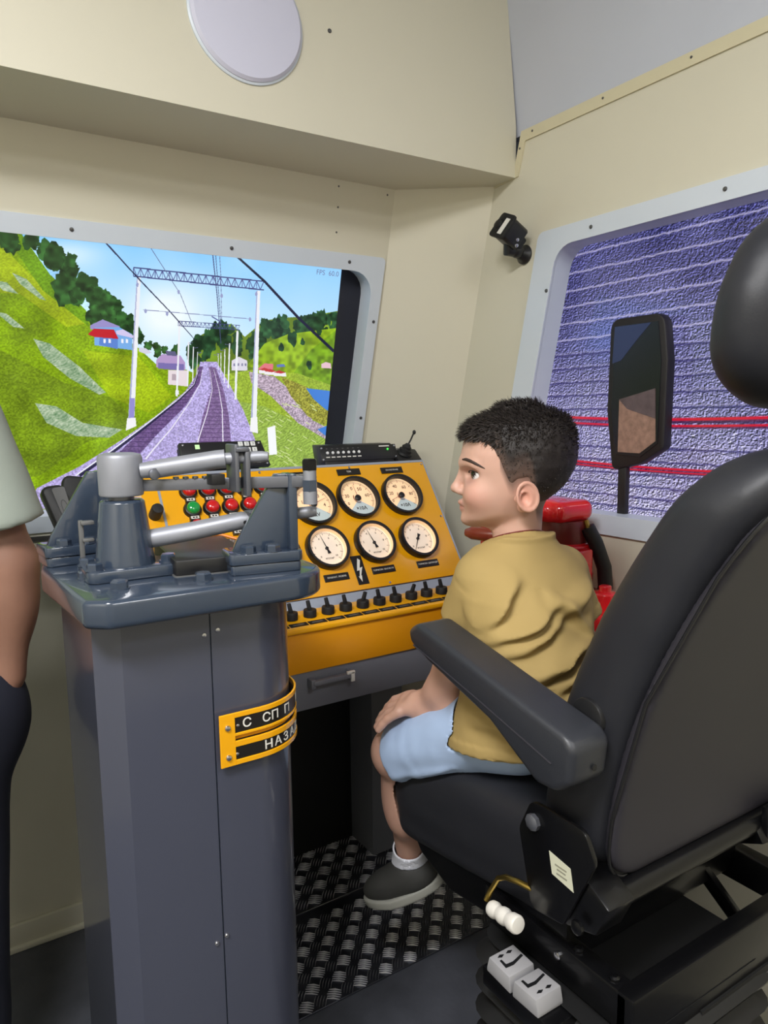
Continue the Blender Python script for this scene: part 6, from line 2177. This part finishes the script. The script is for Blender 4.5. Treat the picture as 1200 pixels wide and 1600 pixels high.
def f_trousers(P):
    d = sd_ell(P, (-0.085, 1.295, 0.79), (0.150, 0.108, 0.13))
    d = smin(d, sd_ell(P, (0.064, 1.275, 0.740), (0.066, 0.060, 0.100)), 0.05)
    d = smin(d, sd_cap(P, (0.000, 1.285, 0.74), (-0.005, 1.29, 0.05), 0.102, 0.058), 0.03)
    d = smin(d, sd_cap(P, (-0.165, 1.298, 0.74), (-0.165, 1.30, 0.05), 0.100, 0.058), 0.03)
    d = smax(d, P[:, 2] - 0.835, 0.004)
    slit = sd_ell(P, (0.098, 1.262, 0.845), (0.034, 0.050, 0.045))
    return smax(smax(d, 0.045 - P[:, 2], 0.004), -slit, 0.004) - 0.004 * (noise3(P, 14) - 0.5)


put('trousers', surface(f_trousers, (-0.32, 1.12, 0.02), (0.18, 1.46, 0.90), 0.0065, 'trousers', M['man_trousers']), man, label='dark navy trousers')
for x in (-0.003, -0.165):
    put('shoe', surface(lambda P: smax(smin(sd_ell(P, (x, 1.36, 0.035), (0.045, 0.115, 0.045)), sd_cap(P, (x, 1.29, 0.03), (x, 1.29, 0.075), 0.042), 0.03), 0.002 - P[:, 2], 0.003), (x - 0.08, 1.20, -0.01), (x + 0.08, 1.52, 0.14), 0.006, 'shoe', M['shoe']), man)
put('hair', surface(lambda P: smax(skull((P - MHC) @ MHF / 1.08) * 1.08 - 0.008, -(((P - MHC) @ MHF)[:, 2] - hairline((P - MHC) @ MHF)) * 0.7, 0.006), (-0.24, 1.17, 1.30), (0.04, 1.47, 1.58), 0.005, 'hair', M['hair'], lambda V: np.tile(np.array([lin(60), lin(54), lin(50)]), (len(V), 1))), man)
# ------------------------------------------------------------------ red brake valve by the right wall
valve = thing('brake_valve', 'glossy red driver brake valve with brown handle mounted by the right wall', 'valve', (1.13, 1.10, 0.66))
vx, vy = 1.130, 1.070


def lz(prof, x=vx, y=vy):
    return MB().lathe(prof, Matrix.Translation((x, y, 0)), 36)


def f_cap(P):
    d = sd_box(P, (vx - 0.010, vy + 0.010, 1.000), (0.052, 0.060, 0.022), 0.018)
    return smin(d, sd_box(P, (vx - 0.05, vy + 0.03, 1.0), (0.05, 0.045, 0.016), 0.014), 0.02)


put('valve_cap', surface(f_cap, (0.98, 0.95, 0.95), (1.22, 1.19, 1.05), 0.005, 'valve_cap', M['red']), valve)
build(lz([(0.052, 0.930), (0.052, 0.980)]), 'neck_ring', M['red_dark'], valve, bevel=0.002)
build(lz([(0.046, 0.80), (0.050, 0.835), (0.062, 0.840), (0.064, 0.868), (0.055, 0.872), (0.053, 0.900), (0.060, 0.905), (0.060, 0.930), (0.050, 0.935)]), 'valve_body', M['red'], valve, bevel=0.0015)
build(MB().box((vx - 0.02, vy - 0.055, 0.89), (0.05, 0.05, 0.075)), 'side_port', M['red'], valve, bevel=0.006)
put('bolt', MB().lathe([(0.011, 0), (0.011, 0.010), (0.007, 0.012)], None, 6).mesh('bolt', M['red']), valve, frame_from((vx - 0.046, vy - 0.055, 0.905), (-1, 0, 0)))
put('bolt', MB().lathe([(0.006, 0), (0.006, 0.006), (0.004, 0.008)], None, 8).mesh('bolt', M['red_dark']), valve, frame_from((vx - 0.051, vy - 0.015, 0.955), (-1, -0.3, 0)))
# handle with its boss to the left
build(MB().box((1.045, 1.205, 0.938), (0.030, 0.030, 0.085)), 'handle_boss', M['red'], valve, bevel=0.007, bseg=3)
build(MB().box((1.085, 1.150, 0.945), (0.03, 0.12, 0.03), None), 'handle_arm', M['red'], valve, bevel=0.006)
build(MB().tube([(1.060, 1.150, 0.938), (1.035, 1.185, 0.940), (1.012, 1.222, 0.942), (1.004, 1.235, 0.942)], [0.0135, 0.0150, 0.0150, 0.0080], 16), 'handle', M['brown_handle'], valve)
# lower chest with flange and bolts
build(lz([(0.058, 0.770), (0.062, 0.776), (0.062, 0.806), (0.056, 0.812)], 1.135, 0.955), 'flange', M['red'], valve, bevel=0.003)
build(MB().box((1.150, 0.985, 0.791), (0.12, 0.12, 0.034)), 'flange_plate', M['red'], valve, bevel=0.008, bseg=3)
build(MB().lathe([(0.024, 0.80), (0.024, 0.846), (0.021, 0.850), (0.012, 0.851), (0.012, 0.861), (0.009, 0.863)], Matrix.Translation((1.122, 0.948, 0)), 24), 'plug', M['red'], valve, bevel=0.001)
put('bolt', MB().lathe([(0.014, 0), (0.014, 0.014), (0.010, 0.017)], None, 6).mesh('bolt', M['red']), valve, Matrix.Translation((1.100, 0.995, 0.806)))
build(lz([(0.034, 0.640), (0.044, 0.660), (0.030, 0.685), (0.050, 0.700), (0.036, 0.735), (0.050, 0.772)], 1.135, 0.960), 'lower_chest', M['red'], valve)
build(MB().box((1.180, 1.03, 0.72), (0.09, 0.20, 0.12)), 'mount_block', M['red'], valve, bevel=0.012, bseg=3)
build(MB().box((1.2145, 1.09, 0.76), (0.036, 0.10, 0.12)), 'wall_bracket', M['red_dark'], valve, bevel=0.004)
build(MB().tube([(vx + 0.012, vy - 0.055, 0.968), (vx + 0.026, vy - 0.066, 0.935), (vx + 0.039, vy - 0.078, 0.885), (vx + 0.042, vy - 0.080, 0.845), (vx + 0.038, vy - 0.072, 0.805), (vx + 0.030, vy - 0.065, 0.77)], 0.0150, 16), 'hose', M['hose'], valve, label='black rubber hose')
build(MB().cyl((vx + 0.010, vy - 0.052, 0.982), (vx + 0.013, vy - 0.056, 0.966), 0.006), 'hose_nipple', M['brass'], valve)

# ------------------------------------------------------------------ small camera on a wall bracket
cam_t = thing('surveillance_camera', 'small black box camera with white sticker on its wall bracket between the windows', 'camera', (1.233, 1.300, 1.55))
cc = Vector((1.175, 1.290, 1.602))
A_, B_, C_ = Vector((-0.430, 0.387, -0.815)), Vector((-0.139, -0.921, -0.364)), Vector((0.892, 0.043, -0.450))
f = Matrix((A_, B_, C_)).transposed().to_4x4()                        # x along the lens side, y towards the cab, z back along the box
f.translation = cc
bx8 = [(-0.026, -0.018), (-0.020, -0.025), (0.020, -0.025), (0.026, -0.018), (0.026, 0.018), (0.020, 0.025), (-0.020, 0.025), (-0.026, 0.018)]
body = build(MB().prism(bx8, f, 0.050, z0=-0.026), 'camera_body', M['black'], cam_t, bevel=0.0025)
build(MB().prism(rounded(0.058, 0.056, 0.008), f, 0.006, z0=-0.029), 'front_rim', M['black_matte'], cam_t, bevel=0.001)
build(MB().lathe([(0.012, 0), (0.011, 0.003), (0.008, 0.0045), (0.0005, 0.0055)], f @ Matrix.Translation((0, -0.016, -0.029)) @ Matrix.Rotation(math.pi, 4, 'X'), 20), 'lens', M['black'], cam_t)
build(MB().box((0.001, 0.009, -0.0295), (0.038, 0.015, 0.0012), f), 'sticker', M['label_white'], body)
for x, z in ((0.006, 0.010), (0.016, 0.017)):
    put('screw', SCREW, cam_t, f @ Matrix.Translation((x, 0.025, z)) @ Matrix.Rotation(R(-90), 4, 'X') @ Matrix.Scale(1.1, 4))
build(MB().prism(rounded(0.030, 0.034, 0.006), f @ Matrix.Translation((0.004, 0.0, 0.024)), 0.014), 'rear_lug', M['black'], cam_t, bevel=0.002)
build(MB().tube([cc + A_ * 0.018 + C_ * 0.012, cc + A_ * 0.030 + C_ * 0.022, Vector((1.205, 1.299, 1.566))], [0.012, 0.015, 0.013], 14), 'bracket_arm', M['black'], cam_t)
build(MB().ball((1.203, 1.298, 1.568), 0.017, seg=18), 'ball_joint', M['black'], cam_t)
build(MB().lathe([(0.022, 0), (0.022, 0.004), (0.016, 0.010), (0.011, 0.030)], frame_from((1.2328, 1.302, 1.562), (-1, -0.05, 0.1)), 24), 'wall_foot', M['black'], cam_t)
